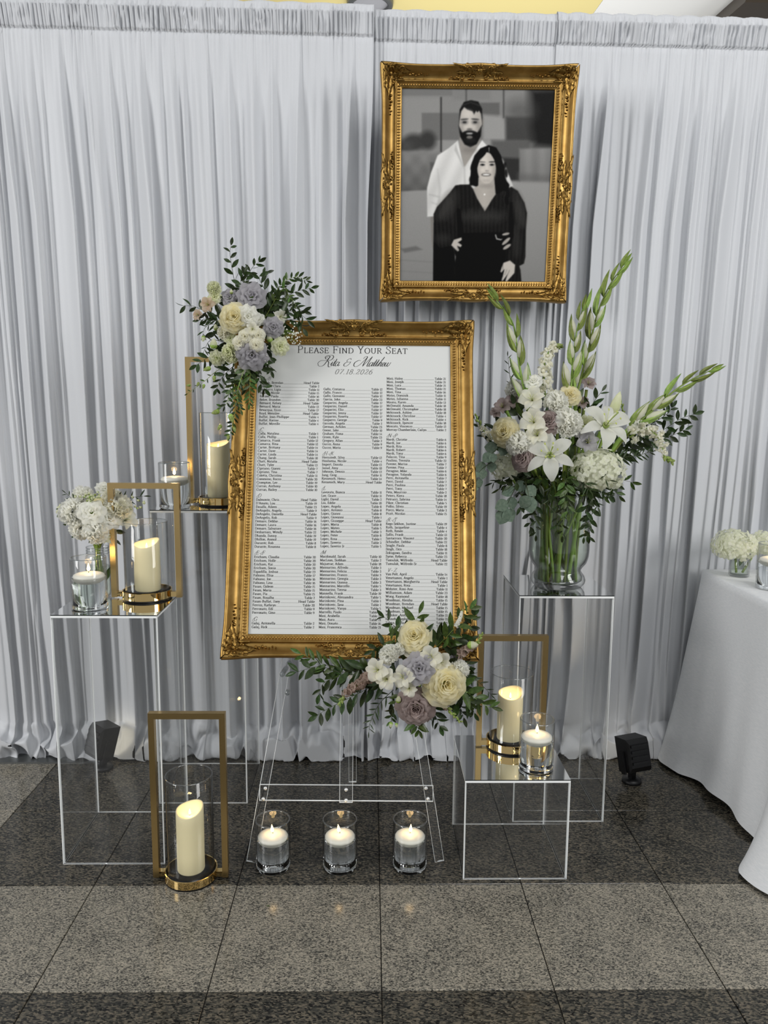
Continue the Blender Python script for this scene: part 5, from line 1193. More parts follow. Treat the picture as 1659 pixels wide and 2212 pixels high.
# ------------------------------------------------------------------ floral spray on the chart's upper corner
def spray(label, name, base): return empty(name, base, label, 'flowers')
sp1 = spray('white and lilac floral spray trailing down the left side of the chart frame', 'floral_spray', at(540, 740, -.06))
c1 = at(535, 725, -.04)
def bl1(kind, px, py, r, dep, nm, out=.7): 
    P = at(px, py, dep); return blossom(kind, nm, P, r*pxm(P), sp1, c1, out=out)
for kind, px, py, r, dep, nm in (
    ('rose_cream', 505, 684, 25, -.165, 'rose'), ('lisi_lilac', 543, 639, 25, -.125, 'lisianthus'), ('lisi_lilac', 590, 707, 18, -.14, 'lisianthus'), ('lisi_lilac', 544, 767, 27, -.16, 'lisianthus'),
    ('lisi_lilac', 494, 641, 15, -.10, 'lisianthus'), ('lisi_lilac', 510, 634, 12, -.085, 'lisianthus'), ('carn_green', 461, 622, 14, -.10, 'carnation'), ('lisi_green', 463, 641, 12, -.10, 'lisianthus'),
    ('alst_blush', 449, 658, 17, -.11, 'alstroemeria'), ('alst_blush', 428, 680, 13, -.10, 'alstroemeria'), ('lisi_white', 536, 683, 20, -.165, 'lisianthus'), ('alst_white', 545, 711, 15, -.17, 'alstroemeria'),
    ('lisi_white', 560, 690, 11, -.14, 'lisianthus'), ('rose_ivory', 529, 727, 13, -.17, 'spray_rose'), ('rose_ivory', 558, 724, 12, -.165, 'spray_rose'), ('rose_ivory', 553, 746, 13, -.17, 'spray_rose'), ('rose_ivory', 517, 741, 12.5, -.165, 'spray_rose'),
    ('carn_green', 500, 763, 20, -.15, 'carnation'), ('lisi_green', 468, 774, 14, -.12, 'lisianthus'), ('lisi_green', 606, 748, 16, -.13, 'lisianthus'), ('alst_white', 606, 684, 16, -.11, 'alstroemeria'), ('alst_white', 520, 800, 13, -.13, 'alstroemeria'),
    ('carn_ivory', 484, 718, 14, -.14, 'scabiosa'), ('lisi_green', 497, 730, 11, -.14, 'lisianthus')):
    bl1(kind, px, py, r, dep, nm)
def buds(parent, lst, kit, s=1.0, dirn=(0, 0, 1)):
    for px, py, L, dep, ax, ay in lst:
        P = at(px, py, dep); d = unit(_r2*ax-_u2*ay-_fw*.2); put('bud', R.choice(KIT[kit]), parent, P, basis(d, rnd3()), L*pxm(P)*s)
buds(sp1, [(461, 753, 22, -.13, .1, -1), (467, 714, 14, -.12, -.1, -1), (440, 726, 13, -.11, -.1, 1), (584, 739, 18, -.13, -.2, -1), (500, 635, 10, -.11, 0, -1)], 'bud_pale')
R.seed(21)
B1 = [  # path (px, py, depth), leaf px length, gap px
 ([(520, 660, -.06), (505, 600, -.06), (497, 550, -.06), (499, 530, -.06)], 21, 15, 'leaf'), ([(525, 650, -.06), (530, 610, -.06), (545, 578, -.07), (560, 566, -.07)], 22, 9, 'leaf'),
 ([(530, 655, -.07), (520, 610, -.08), (528, 588, -.08)], 22, 9, 'leaf'), ([(560, 680, -.08), (590, 640, -.08), (610, 612, -.09), (640, 598, -.10), (662, 606, -.10)], 17, 6, 'leaf_small'), ([(560, 680, -.08), (600, 650, -.10), (640, 630, -.11), (672, 622, -.11)], 22, 10, 'leaf'),
 ([(570, 690, -.10), (610, 625, -.11), (625, 640, -.12), (640, 660, -.13)], 17, 7, 'leaf_small'), ([(560, 690, -.09), (600, 660, -.09), (635, 665, -.10), (655, 672, -.10)], 24, 10, 'leaf'), ([(570, 695, -.09), (620, 672, -.10), (650, 680, -.11), (664, 692, -.11)], 27, 12, 'leaf'),
 ([(590, 700, -.09), (640, 690, -.10), (655, 710, -.11)], 26, 13, 'leaf'), ([(500, 690, -.07), (450, 675, -.08), (420, 662, -.08), (400, 660, -.08)], 26, 14, 'leaf'), ([(500, 695, -.08), (450, 690, -.10), (430, 692, -.10)], 19, 6, 'leaf'),
 ([(500, 710, -.08), (460, 700, -.10), (443, 708, -.10), (438, 722, -.10)], 17, 9, 'leaf_thin'), ([(490, 740, -.09), (455, 735, -.10), (440, 760, -.10)], 15, 11, 'leaf_thin'), ([(500, 760, -.08), (455, 770, -.10), (425, 788, -.10)], 24, 11, 'leaf'),
 ([(510, 780, -.10), (470, 800, -.12), (440, 825, -.12), (405, 850, -.12)], 10, 12, 'leaf_small'), ([(520, 790, -.11), (500, 830, -.13), (490, 870, -.135), (478, 880, -.135)], 16, 7, 'leaf_small'), ([(520, 790, -.11), (505, 840, -.14), (508, 890, -.145), (496, 940, -.15)], 17, 7, 'leaf_small'),
 ([(530, 790, -.13), (512, 850, -.15), (520, 885, -.155)], 16, 7, 'leaf_small'), ([(540, 790, -.12), (540, 830, -.14), (538, 872, -.145)], 17, 7, 'leaf_mid'), ([(550, 780, -.11), (562, 800, -.125), (560, 822, -.125), (572, 840, -.12)], 25, 9, 'leaf'),
 ([(545, 785, -.10), (575, 780, -.11), (585, 800, -.11)], 22, 11, 'leaf'), ([(530, 790, -.10), (535, 815, -.12), (530, 835, -.12)], 26, 9, 'leaf'), ([(505, 790, -.10), (480, 815, -.12), (468, 840, -.12)], 20, 9, 'leaf'),
 ([(580, 640, -.06), (560, 600, -.06), (575, 590, -.06)], 22, 10, 'leaf')]
for path, L, g, kit in B1:
    k = pxm(at(*path[0])); branch('foliage_branch', path, sp1, L*k*1.42, g*k*.95, kit, .0011, 'stem' if kit in ('leaf_small', 'leaf_mid') else 'twig')
def filler(parent, n, cx, cy, rx, ry, d0, d1, L, c, kit='leaf'):
    for k in range(n):
        a = R.uniform(0, 6.28); q = math.sqrt(R.random()); P = at(cx+rx*q*math.cos(a), cy+ry*q*math.sin(a), R.uniform(d0, d1))
        leaf_at(parent, P, unit(P-c)+rnd3(.5), unit(CAM-P)+rnd3(.6), L*R.uniform(.7, 1.2)*pxm(P), kit)
filler(sp1, 85, 535, 715, 72, 80, -.045, -.09, 30, c1)
filler(sp1, 16, 560, 660, 60, 40, -.05, -.09, 26, c1)
buds(sp1, [(455, 795, 17, -.13, -.9, .3), (463, 812, 13, -.13, 0, 1), (430, 826, 10, -.12, -.3, .6), (441, 830, 11, -.12, -.2, 1), (412, 832, 10, -.12, -1, .1), (474, 888, 18, -.14, -.9, .3), (497, 895, 20, -.15, .3, .8), (478, 918, 14, -.15, -.5, .8), (494, 940, 12, -.15, -.2, 1), (505, 922, 12, -.15, .3, 1)], 'bud_green')
gy = MB()
for k in range(60):
    P = at(R.gauss(632, 12), R.gauss(722, 13), R.uniform(-.13, -.10)); gy.ball(P-np.array(sp1.location), .0022, seg=6, rings=4)
for k in range(14):
    P = at(R.gauss(571, 4), R.gauss(755, 12), R.uniform(-.15, -.13)); gy.ball(P-np.array(sp1.location), .0018, seg=6, rings=4)
tag(gy.build('gypsophila', M['white'], sp1), kind='stuff')
gs = MB()
for k in range(14):
    p = at(R.gauss(630, 12), R.gauss(722, 12), -.115)-np.array(sp1.location); gs.tube([at(600, 712, -.09)-np.array(sp1.location), p], .0004, 4)
tag(gs.build('gypsophila_stems', M['stem'], sp1), kind='stuff')

# ------------------------------------------------------------------ floral spray on the chart's lower corner
R.seed(5)
sp2 = spray('white and mauve floral spray at the lower corner of the chart frame', 'floral_spray', at(905, 1450, -.335))
c2 = at(905, 1450, -.30)
for kind, px, py, r, dep, nm in (
    ('rose_cream', 895, 1373, 28, -.40, 'rose'), ('rose_cream', 964, 1478, 36, -.43, 'rose'), ('rose_mauve', 898, 1530, 32, -.42, 'rose'), ('lisi_lilac', 905, 1444, 27, -.44, 'lisianthus'), ('rose_cream', 927, 1468, 13, -.43, 'spray_rose'),
    ('carn_white', 840, 1413, 20, -.41, 'carnation'), ('carn_white', 861, 1402, 13, -.40, 'carnation'), ('alst_white', 815, 1447, 26, -.43, 'alstroemeria'), ('alst_white', 834, 1467, 24, -.44, 'alstroemeria'), ('alst_white', 930, 1419, 25, -.42, 'alstroemeria'), ('alst_white', 953, 1430, 22, -.41, 'alstroemeria'),
    ('alst_white', 872, 1462, 25, -.44, 'alstroemeria'), ('alst_white', 884, 1488, 18, -.44, 'alstroemeria'), ('alst_white', 893, 1412, 20, -.40, 'alstroemeria'), ('carn_white', 992, 1446, 20, -.40, 'carnation'), ('carn_white', 990, 1468, 16, -.40, 'carnation'), ('lisi_white', 938, 1450, 15, -.42, 'lisianthus'), ('lisi_lilac', 985, 1428, 16, -.37, 'lisianthus')):
    P = at(px, py, dep); blossom(kind, nm, P, r*pxm(P), sp2, c2, out=.6)
k2 = pxm(c2)
for path, n, r0, r1, bf in (([(815, 1450, -.40), (775, 1478, -.41), (748, 1497, -.42), (733, 1522, -.42)], 26, .0145, .006, .72), ([(935, 1492, -.39), (955, 1515, -.40), (975, 1540, -.41), (996, 1560, -.41)], 18, .0115, .005, .5), ([(985, 1418, -.37), (1010, 1402, -.38), (1030, 1390, -.38), (1042, 1368, -.38)], 20, .012, .005, .62)):
    spike('stock_spike', path, sp2, 'floret_taupe', r0, r1, n, budfrom=bf, rad=.0018)
spike('lilac_spike', [(985, 1352, -.36), (993, 1338, -.37), (999, 1318, -.37)], sp2, 'floret_white', .0050, .003, 42, budfrom=.9, rad=.001, turns=2.1)
B2 = [([(830, 1470, -.37), (770, 1450, -.37), (700, 1435, -.37), (650, 1412, -.37)], 29, 12, 'leaf_mid'), ([(810, 1440, -.37), (740, 1452, -.38), (690, 1440, -.38), (640, 1452, -.38)], 30, 15, 'leaf'), ([(800, 1455, -.37), (740, 1460, -.38), (700, 1475, -.38), (690, 1500, -.38)], 28, 12, 'leaf'), ([(830, 1470, -.37), (770, 1500, -.38), (710, 1530, -.38), (686, 1545, -.38)], 28, 11, 'leaf'),
 ([(850, 1490, -.37), (820, 1520, -.38), (800, 1560, -.39), (797, 1580, -.39)], 19, 9, 'leaf_thin'), ([(870, 1490, -.38), (850, 1530, -.39), (845, 1560, -.39)], 18, 9, 'leaf_small'), ([(890, 1390, -.35), (860, 1360, -.36), (830, 1333, -.36)], 25, 15, 'leaf'), ([(900, 1380, -.35), (897, 1350, -.36), (905, 1325, -.36)], 33, 16, 'leaf_mid'),
 ([(940, 1400, -.35), (970, 1370, -.36), (1000, 1335, -.36), (1015, 1315, -.36)], 30, 14, 'leaf_mid'), ([(940, 1400, -.35), (975, 1385, -.36), (1010, 1360, -.35), (1025, 1330, -.35)], 27, 13, 'leaf'), ([(950, 1400, -.35), (990, 1400, -.36), (1015, 1385, -.36)], 25, 11, 'leaf'), ([(985, 1480, -.37), (1015, 1500, -.38), (1045, 1522, -.38), (1062, 1528, -.38)], 30, 11, 'leaf_mid'),
 ([(980, 1490, -.37), (1010, 1510, -.38), (1025, 1540, -.38)], 27, 10, 'leaf'), ([(960, 1500, -.37), (990, 1520, -.38), (1002, 1550, -.38)], 26, 10, 'leaf'), ([(900, 1550, -.39), (900, 1565, -.40), (905, 1578, -.40)], 24, 6, 'leaf_mid'), ([(920, 1500, -.38), (940, 1545, -.39), (950, 1570, -.39)], 25, 10, 'leaf'), ([(990, 1450, -.36), (1030, 1470, -.36), (1060, 1500, -.37)], 17, 10, 'leaf_thin'),
 ([(850, 1420, -.37), (830, 1395, -.37), (805, 1405, -.37)], 25, 10, 'leaf'), ([(870, 1400, -.37), (845, 1380, -.38), (848, 1370, -.38)], 26, 11, 'leaf_mid')]
for path, L, g, kit in B2:
    k = pxm(at(*path[0])); branch('foliage_branch', path, sp2, L*k*1.55, g*k*.95, kit, .0011, 'stem' if kit == 'leaf_mid' else 'twig')
filler(sp2, 70, 905, 1450, 105, 95, -.335, -.385, 34, c2); filler(sp2, 18, 905, 1440, 80, 70, -.36, -.40, 32, c2, 'leaf_mid')
buds(sp2, [(860, 1518, 16, -.41, .1, -1), (845, 1560, 12, -.40, -.1, 1), (856, 1562, 10, -.40, .2, 1), (1010, 1394, 24, -.385, 1, -.1), (905, 1482, 12, -.43, 0, -.4)], 'bud_pale')

# ------------------------------------------------------------------ big vase on the right-hand pedestal
VX, VY = .600, .062
vase = empty('glass_vase', (VX, VY, ZC), 'large clear footed glass vase full of green stems on mirrored pedestal', 'vase')
vp = [(.0005, .001), (.070, .001), (.080, .004), (.089, .016), (.091, .026), (.086, .040), (.077, .052), (.074, .060), (.080, .070), (.092, .085), (.098, .105), (.100, .130), (.099, .20), (.094, .27), (.092, .300), (.094, .312)]
inner = [(.092, .312), (.0895, .300), (.0915, .27), (.0965, .20), (.0975, .130), (.0955, .107), (.0895, .089), (.077, .074), (.0705, .060), (.073, .050), (.080, .038), (.080, .026), (.070, .018), (.0005, .016)]
M['vase_glass'] = clear('vase_glass', (.975, .985, .98), 1.5, 1.3, edge=.22)
MB().lathe(vp+inner, 56).build('glass_wall', M['vase_glass'], vase)
MB().lathe([(.0945, .3105), (.0940, .3135), (.0920, .3135), (.0912, .3105)], 56).build('rim', M['rim'], vase)
M['vase_water'] = clear('vase_water', (.93, .965, .92), 1.33, 1.0)
MB().lathe([(.0005, .0165), (.069, .0185), (.079, .026), (.079, .038), (.0722, .050), (.0697, .060), (.0762, .075), (.0887, .090), (.0947, .108), (.0967, .131), (.0957, .20), (.0925, .226), (.0005, .226)], 48).build('water', M['vase_water'], vase)
cv = np.array([VX, VY, 1.17])
GV = 'flowers standing in the large vase'
R.seed(9)
def foot_of(P):
    d = np.array([P[0]-VX, P[1]-VY]); a = math.atan2(d[1], d[0])+math.pi*(1 if R.random() < .35 else 0)+R.uniform(-.9, .9); r = R.uniform(.03, .066)
    return np.array([VX+r*math.cos(a), VY+r*math.sin(a), ZC+.022])
def stem_for(o, P, foot, rad=.0052, out=None):
    d = np.array([P[0]-VX, P[1]-VY, 0]); n = np.linalg.norm(d)+1e-6
    neck = np.array([VX, VY, ZC+.318])+d/n*min(.074, n*.6)
    mid = (neck+foot)/2+np.array([0, 0, 0]); mid[:2] = np.clip(mid[:2]-[VX, VY], -.06, .06)+[VX, VY]
    pts = catmull([foot, mid, neck, neck*.35+P*.65+np.array([0, 0, .012]), P], 7)
    return put('stem', MB().tube([p-foot for p in pts], rad, 8).mesh('stem', M['stem']), o, foot, np.eye(3), 1)
def vf(kind, nm, px, py, r, dep, label, cat=None, out=.7, extra=()):
    P = at(px, py, dep); ft = foot_of(P); o = empty(nm, ft, label, cat or 'flower', GV)
    stem_for(o, P-unit(P-cv)*.02, ft)
    blossom(kind, 'bloom', P, r*pxm(P), o, cv, out=out)
    for (kd, ex, ey, er, ed) in extra:
        Q = at(ex, ey, ed); blossom(kd, 'bloom', Q, er*pxm(Q), o, cv, out=out)
    return o
vf('carn_white', 'carnation', 1225, 912, 30, -.06, 'big white frilled carnation right beside the mauve rose')
vf('carn_white', 'carnation', 1203, 868, 24, -.03, 'white frilled carnation below the white snapdragon spire')
vf('carn_white', 'carnation', 1118, 957, 27, -.05, 'white frilled carnation just below the cream rose')
vf('carn_white', 'carnation', 1109, 838, 19, .04, 'white frilled carnation above the dusky mauve alstroemeria')
vf('rose_cream', 'rose', 1088, 932, 25, -.03, 'cream rose at the side toward the gilded chart')
vf('rose_cream', 'rose', 1231, 852, 18, .0, 'cream rose under the paired gladiolus spikes')
vf('rose_mauve', 'rose', 1185, 909, 23, -.045, 'mauve rose tucked beside the big white carnation')
vf('rose_mauve', 'rose', 1127, 990, 23, -.055, 'mauve rose low beside the left hydrangea head')
vf('alst_mauve', 'alstroemeria', 1085, 878, 19, .02, 'dusky mauve alstroemeria under the highest white carnation', extra=(('alst_mauve', 1108, 866, 17, .03), ('alst_mauve', 1072, 890, 14, .03)))
vf('alst_mauve', 'alstroemeria', 1271, 829, 17, .06, 'lone mauve alstroemeria raised above the open lily')
vf('alst_mauve', 'alstroemeria', 1257, 870, 16, .03, 'mauve alstroemeria hidden behind the upper lily petals')
vf('alst_lilac', 'alstroemeria', 1270, 955, 24, -.06, 'pale lilac alstroemeria resting on the large hydrangea', extra=(('alst_lilac', 1258, 940, 16, -.05),))
vf('alst_white', 'gladiolus_bloom', 1149, 862, 28, -.02, 'ruffled open white bloom at the foot of a gladiolus spike', extra=(('lisi_white', 1152, 822, 15, .0),))
vf('alst_white', 'gladiolus_bloom', 1152, 910, 30, -.05, 'large open white bloom between cream and mauve roses', extra=(('alst_white', 1160, 938, 26, -.06),))
vf('lisi_green', 'lisianthus', 1265, 915, 17, -.02, 'greenish white lisianthus beside the big white carnation')
vf('lisi_white', 'lisianthus', 1385, 915, 14, .02, 'small white lisianthus at the foot of the leaning gladiolus')
# lilies
def lily(px, py, dep, L, face, label, spin):
    P = at(px, py, dep); ft = foot_of(P); o = empty('lily', ft, label, 'flower', GV); z = unit(face); B = basis(z, _r2)
    stem_for(o, P-z*.03, ft, .007)
    m1, m2 = MB(), MB(); rs = random.Random(8); petal6(m1, 1, .27, .50, .42, 0, rs, nt=12, wave=.10); petal6(m2, 1, .20, .46, .45, 0, rs, nt=12, wave=.06)
    a, b = m1.mesh('petal', M['white']), m2.mesh('petal', M['white'])
    for k in range(6):
        an = spin+k*math.pi/3; rot = np.array([[math.cos(an), -math.sin(an), 0], [math.sin(an), math.cos(an), 0], [0, 0, 1]])
        put('petal', a if k % 2 == 0 else b, o, P-z*(.0 if k % 2 == 0 else .003), B @ rot, L*R.uniform(.94, 1.06))
    th = MB().lathe([(.001, -.30), (.05, -.26), (.10, 0), (.13, .16), (.10, .17), (.05, .06)], 10).mesh('throat', M['budgreen']); put('throat', th, o, P, B, L*.9)
    for k in range(6):
        an = spin+.5+k*math.pi/3; d = np.array([math.cos(an), math.sin(an), 0])
        mb = MB().tube([(0, 0, .05), d*.12+[0, 0, .35], d*.26+[0, 0, .62]], .012, 5); mb.ball(d*.28+np.array([0, 0, .63]), .03, .05, .018, 6, 4, 1)
        put('stamen', mb.mesh('stamen', [M['greenwhite'], M['stamen']]), o, P, B, L)
    put('pistil', MB().tube([(0, 0, .05), (.05, .02, .45), (.12, .04, .82)], [.016, .014, .026], 6).mesh('pistil', M['budgreen']), o, P, B, L)
lily(1306, 922, -.045, .094, unit(CAM-cv)*.8+np.array([.35, -.1, .55]), 'open white lily with recurved petals above the hydrangea', .35)
lily(1188, 985, -.075, .088, unit(CAM-cv)*.9+np.array([-.05, -.1, .35]), 'open white lily with recurved petals below the mauve rose', .55)
lbp = at(1322, 900, .03); lbf = foot_of(lbp); lb_ = empty('lily_bud', lbf, 'pale closed lily bud rising behind the open lily', 'flower', GV)
stem_for(lb_, lbp, lbf); put('bloom', bud_mesh('bud', M['greenwhite'], None, .20), lb_, lbp, basis((.22, -.2, 1), (1, 0, 0)), .085)
hydrangea('hydrangea', at(1290, 1018, -.035), .084, .072, None, 130, .0140, 'large cream hydrangea head low in the vase arrangement', 'flower', GV, stem_to=np.array([VX-.03, VY+.02, ZC+.03]))
hydrangea('hydrangea', at(1090, 1008, .03), .046, .043, None, 56, .0130, 'small cream hydrangea head under the cream rose', 'flower', GV, stem_to=np.array([VX+.04, VY+.01, ZC+.03]))
# gladioli
def gladiolus(path, n, label, white_to=.55, w0=.088):
    pts = [at(*p) for p in path]; ft = foot_of(pts[0]); o = empty('gladiolus', ft, label, 'flower', 'green gladiolus spikes in the large vase')
    q = catmull(pts, 10); stem_for(o, q[0], ft, .0075)
    put('spike_stem', MB().tube([p-q[0] for p in q], list(np.linspace(.0046, .0015, len(q))), 7).mesh('spike_stem', M['glad']), o, q[0], np.eye(3), 1)
    for k in range(n):
        f = k/(n-1)*.97; x = f*(len(q)-1); i = min(int(x), len(q)-2); p = q[i]+(q[i+1]-q[i])*(x-i); t = unit(q[i+1]-q[i])
        view = unit(CAM-p); sd = unit(np.cross(t, view))*(1 if k % 2 else -1)
        d = unit(t*(2.3+.8*f)+sd*(.55-.25*f)*R.uniform(.5, 1.3)+view*R.uniform(-.1, .35)); L = w0*1.22*(1-.38*f)*R.uniform(.8, 1.15)
        leaf_at(o, p, d, sd+view*.4, L, 'glad', 'bract')
        if f < white_to: put('bud', KIT['bud_white'][0], o, p+d*L*.30+view*.003, basis(unit(d+sd*.10), rnd3()), L*(.66-.2*f))
    leaf_at(o, q[-1], unit(q[-1]-q[-3]), unit(CAM-q[-1]), w0*.55, 'glad', 'bract')
gladiolus([(1140, 880, .02), (1122, 790, .02), (1108, 700, .02), (1072, 648, .02)], 10, 'gladiolus spike bending toward the framed portrait', .5)
gladiolus([(1232, 850, .02), (1238, 780, .02), (1245, 720, .02), (1258, 668, .02)], 8, 'shorter of the paired upright gladiolus spikes', .7)
gladiolus([(1246, 850, .04), (1270, 760, .04), (1290, 680, .04), (1315, 620, .05), (1345, 575, .05)], 13, 'longest gladiolus spike soaring above the vase', .45)
gladiolus([(1360, 925, .02), (1400, 895, .02), (1450, 850, .02), (1490, 822, .02), (1535, 800, .02)], 10, 'gladiolus spike leaning out toward the table', .4, .082)
def vspike(path, n, r0, r1, label, bf):
    s = spike('snapdragon', path, None, 'snap', r0, r1, n, label, 'flower', budfrom=bf, rad=.003, group='white snapdragon spires in the vase')
    return s
vspike([(1178, 860, .04), (1175, 810, .04), (1180, 770, .04), (1196, 748, .04), (1210, 748, .04)], 24, .019, .010, 'upright cream snapdragon spire between gladiolus spikes', .8)
vspike([(1360, 945, .0), (1395, 925, .0), (1425, 950, -.01), (1436, 985, -.01), (1453, 998, -.01)], 22, .018, .009, 'cream snapdragon spire arching down beside the dark ruscus', .72)
vspike([(1330, 925, .06), (1345, 890, .06), (1340, 862, .06)], 12, .008, .005, 'short green-budded snapdragon tip behind the open lily', .1)
vspike([(1068, 950, .05), (1045, 930, .05), (1026, 895, .05)], 12, .012, .007, 'cream snapdragon spire next to the gilded chart frame', .7)
# greenery in the vase
def vb(nm, path, L, g, kit, label, grp, rad=.0015, stem='twig', **kw):
    k = pxm(at(*path[0])); o = branch(nm, path, None, L*k*1.25, g*k*.9, kit, rad, stem, label, 'greenery', grp, **kw); return o
RG = 'dark ruscus stems in the large vase'
vb('ruscus_stem', [(1290, 1000, .03), (1350, 960, .04), (1420, 935, .05), (1470, 905, .05), (1500, 895, .05)], 30, 12, 'leaf', 'longest dark ruscus stem reaching past the leaning gladiolus', RG)
vb('ruscus_stem', [(1330, 985, .03), (1380, 960, .04), (1440, 945, .05), (1480, 928, .05)], 28, 11, 'leaf', 'dark ruscus stem spread low beside the arching snapdragon', RG)
vb('ruscus_stem', [(1350, 950, .04), (1400, 920, .05), (1440, 895, .05), (1452, 880, .05)], 26, 10, 'leaf', 'dark ruscus stem pointing up under the leaning gladiolus', RG)
vb('ruscus_stem', [(1320, 990, .0), (1370, 985, .0), (1410, 975, .0)], 22, 7, 'leaf_thin', 'thin-leaved dark sprig jutting out over the hydrangea', RG)
vb('ruscus_stem', [(1130, 880, .06), (1105, 830, .07), (1097, 770, .07)], 17, 15, 'leaf_thin', 'sparse dark sprig rising beside the bending gladiolus', RG)
vb('ruscus_stem', [(1270, 890, .02), (1285, 865, .02), (1300, 845, .02)], 26, 16, 'leaf', 'dark broad-leaved sprig below the lone mauve alstroemeria', RG)
vb('ruscus_stem', [(1120, 900, .02), (1115, 885, .02), (1112, 875, .02)], 34, 8, 'leaf', 'dark leaf tuft under the dusky mauve alstroemeria', RG)
vb('ruscus_stem', [(1080, 960, .05), (1050, 950, .06), (1025, 905, .06)], 20, 17, 'leaf', 'dark sprig poking past the chart frame edge', RG)
EG = 'round-leaved eucalyptus sprigs in the large vase'
vb('eucalyptus_sprig', [(1120, 1030, -.02), (1110, 1060, -.05), (1100, 1080, -.06), (1092, 1100, -.06)], 27, 22, 'euca', 'round-leaved eucalyptus sprig drooping beside the vase rim', EG, taper=.0, droop=.3)
vb('eucalyptus_sprig', [(1135, 1040, -.05), (1140, 1060, -.07), (1142, 1072, -.075)], 28, 26, 'euca', 'pale eucalyptus leaves hanging before the vase neck', EG, taper=.0, droop=.3)
vb('eucalyptus_sprig', [(1090, 990, .02), (1060, 1000, .0), (1035, 1020, -.01), (1030, 1040, -.01)], 21, 17, 'euca', 'eucalyptus sprig dangling beside the gilded chart frame', EG, taper=.1, droop=.5)
vb('eucalyptus_sprig', [(1100, 960, .0), (1080, 965, -.02), (1062, 980, -.02)], 22, 24, 'euca', 'eucalyptus leaves below the cream rose', EG, taper=.1)
collar = empty('leaf_collar', (VX, VY, ZC+.318), 'ring of dark ruscus leaves spilling around the vase mouth', 'greenery')
R.seed(31)
for k in range(34):
    a = 2*math.pi*k/34+R.uniform(-.1, .1); d = np.array([math.cos(a), math.sin(a), 0]); r = R.uniform(.10, .185)
    P0 = np.array([VX, VY, ZC+.325])+d*.05; P1 = P0+d*r*.5+np.array([0, 0, .05]); P2 = P0+d*r+np.array([0, 0, R.uniform(-.06, .06)])
    branch('ruscus_branch', [P0, P1, P2], collar, .052, .022, R.choice(['leaf', 'leaf', 'leaf_thin', 'leaf_mid']), .0012, world=True, droop=.15)
for k in range(30):
    a = R.uniform(0, 6.28); r = R.uniform(.0, .14); P = np.array([VX+r*math.cos(a), VY+r*math.sin(a), ZC+.345+R.uniform(0, .10)])
    leaf_at(collar, P, np.array([math.cos(a), math.sin(a), .4])+rnd3(.4), rnd3(1)+unit(CAM-P), .05, 'leaf')
for k in range(8):     # leaves hanging against the glass in front
    a = -math.pi/2+R.uniform(-1.5, .9); P0 = np.array([VX+.095*math.cos(a), VY+.095*math.sin(a), ZC+.33])
    branch('ruscus_branch', [P0, P0+np.array([.035*math.cos(a), .035*math.sin(a), -.02]), P0+np.array([.03*math.cos(a), .03*math.sin(a), -R.uniform(.06, .15)])], collar, .042, .019, 'leaf', .0011, world=True)

for k in range(46):
    a = 2*math.pi*k/46+R.uniform(-.1, .1); r = R.uniform(.06, .13); P = np.array([VX+r*math.cos(a), VY+r*math.sin(a), ZC+.325+R.uniform(-.01, .05)])
    leaf_at(collar, P, np.array([math.cos(a), math.sin(a), R.uniform(-1.1, .3)]), np.array([math.cos(a), math.sin(a), .8])+rnd3(.4), R.uniform(.045, .07), 'leaf')
for k in range(70):
    a = R.uniform(0, 6.28); q = math.sqrt(R.random()); P = at(1195+135*q*math.cos(a), 945+85*q*math.sin(a), R.uniform(.0, .10))
    leaf_at(collar, P, unit(P-cv)+rnd3(.45), unit(CAM-P)+rnd3(.6), R.uniform(.038, .062), R.choice(['leaf', 'leaf', 'leaf_mid']))
# ------------------------------------------------------------------ small posy jar on the left pedestal
JX, JY = -.882, -.098
jar = empty('glass_jar', (JX, JY, ZA), 'small glass jar with ringed neck behind the floating candle', 'jar')
jp = [(.0005, .001), (.034, .001), (.0375, .006), (.038, .02), (.038, .122), (.036, .132), (.0335, .138), (.0345, .142), (.0335, .146), (.0345, .150), (.0335, .154), (.0345, .160)]
MB().lathe(jp+[(r-.0026, z) for r, z in jp[::-1][:-2]]+[(.0005, .006)], 40).build('glass_wall', M['glass'], jar)
for zz in (.142, .150, .1605): MB().lathe([(.0342, zz-.0015), (.0352, zz), (.0342, zz+.0015)], 40).build('neck_ring', M['rim'], jar)
MB().lathe([(.0005, .0065), (.0345, .008), (.0352, .02), (.0352, .10), (.0005, .10)], 40).build('water', M['vase_water'], jar)
cj = np.array([JX, JY, ZA+.19]); GJ = 'flowers standing in the small jar'
R.seed(3)
def jf(kind, nm, px, py, r, dep, label):
    P = at(px, py, dep); a = R.uniform(0, 6.28); ft = np.array([JX+.02*math.cos(a), JY+.02*math.sin(a), ZA+.012]); o = empty(nm, ft, label, 'flower', GJ)
    pts = catmull([ft, np.array([JX, JY, ZA+.16])+(P-cj)*.12, P-unit(P-cj)*.012], 6); put('stem', MB().tube([p-ft for p in pts], .0022, 6).mesh('stem', M['stem']), o, ft, np.eye(3), 1)
    blossom(kind, 'bloom', P, r*pxm(P), o, cj, out=.7); return o
jf('carn_white', 'carnation', 153, 1105, 28, -.12, 'white carnation on the outer side of the small jar')
jf('lisi_white', 'lisianthus', 197, 1105, 24, -.15, 'open white lisianthus with green heart in the small jar')
jf('carn_white', 'carnation', 208, 1148, 25, -.15, 'white carnation hanging over the small jar neck')
jf('carn_ivory', 'chrysanthemum', 257, 1095, 27, -.10, 'pale chrysanthemum behind the lantern bar')
jf('alst_white', 'alstroemeria', 272, 1122, 25, -.09, 'white alstroemeria low behind the lantern bar')
jf('carn_white', 'carnation', 178, 1070, 22, -.07, 'white carnation at the top of the small jar posy')
jf('lisi_white', 'lisianthus', 226, 1052, 16, -.05, 'small white lisianthus crowning the jar posy')
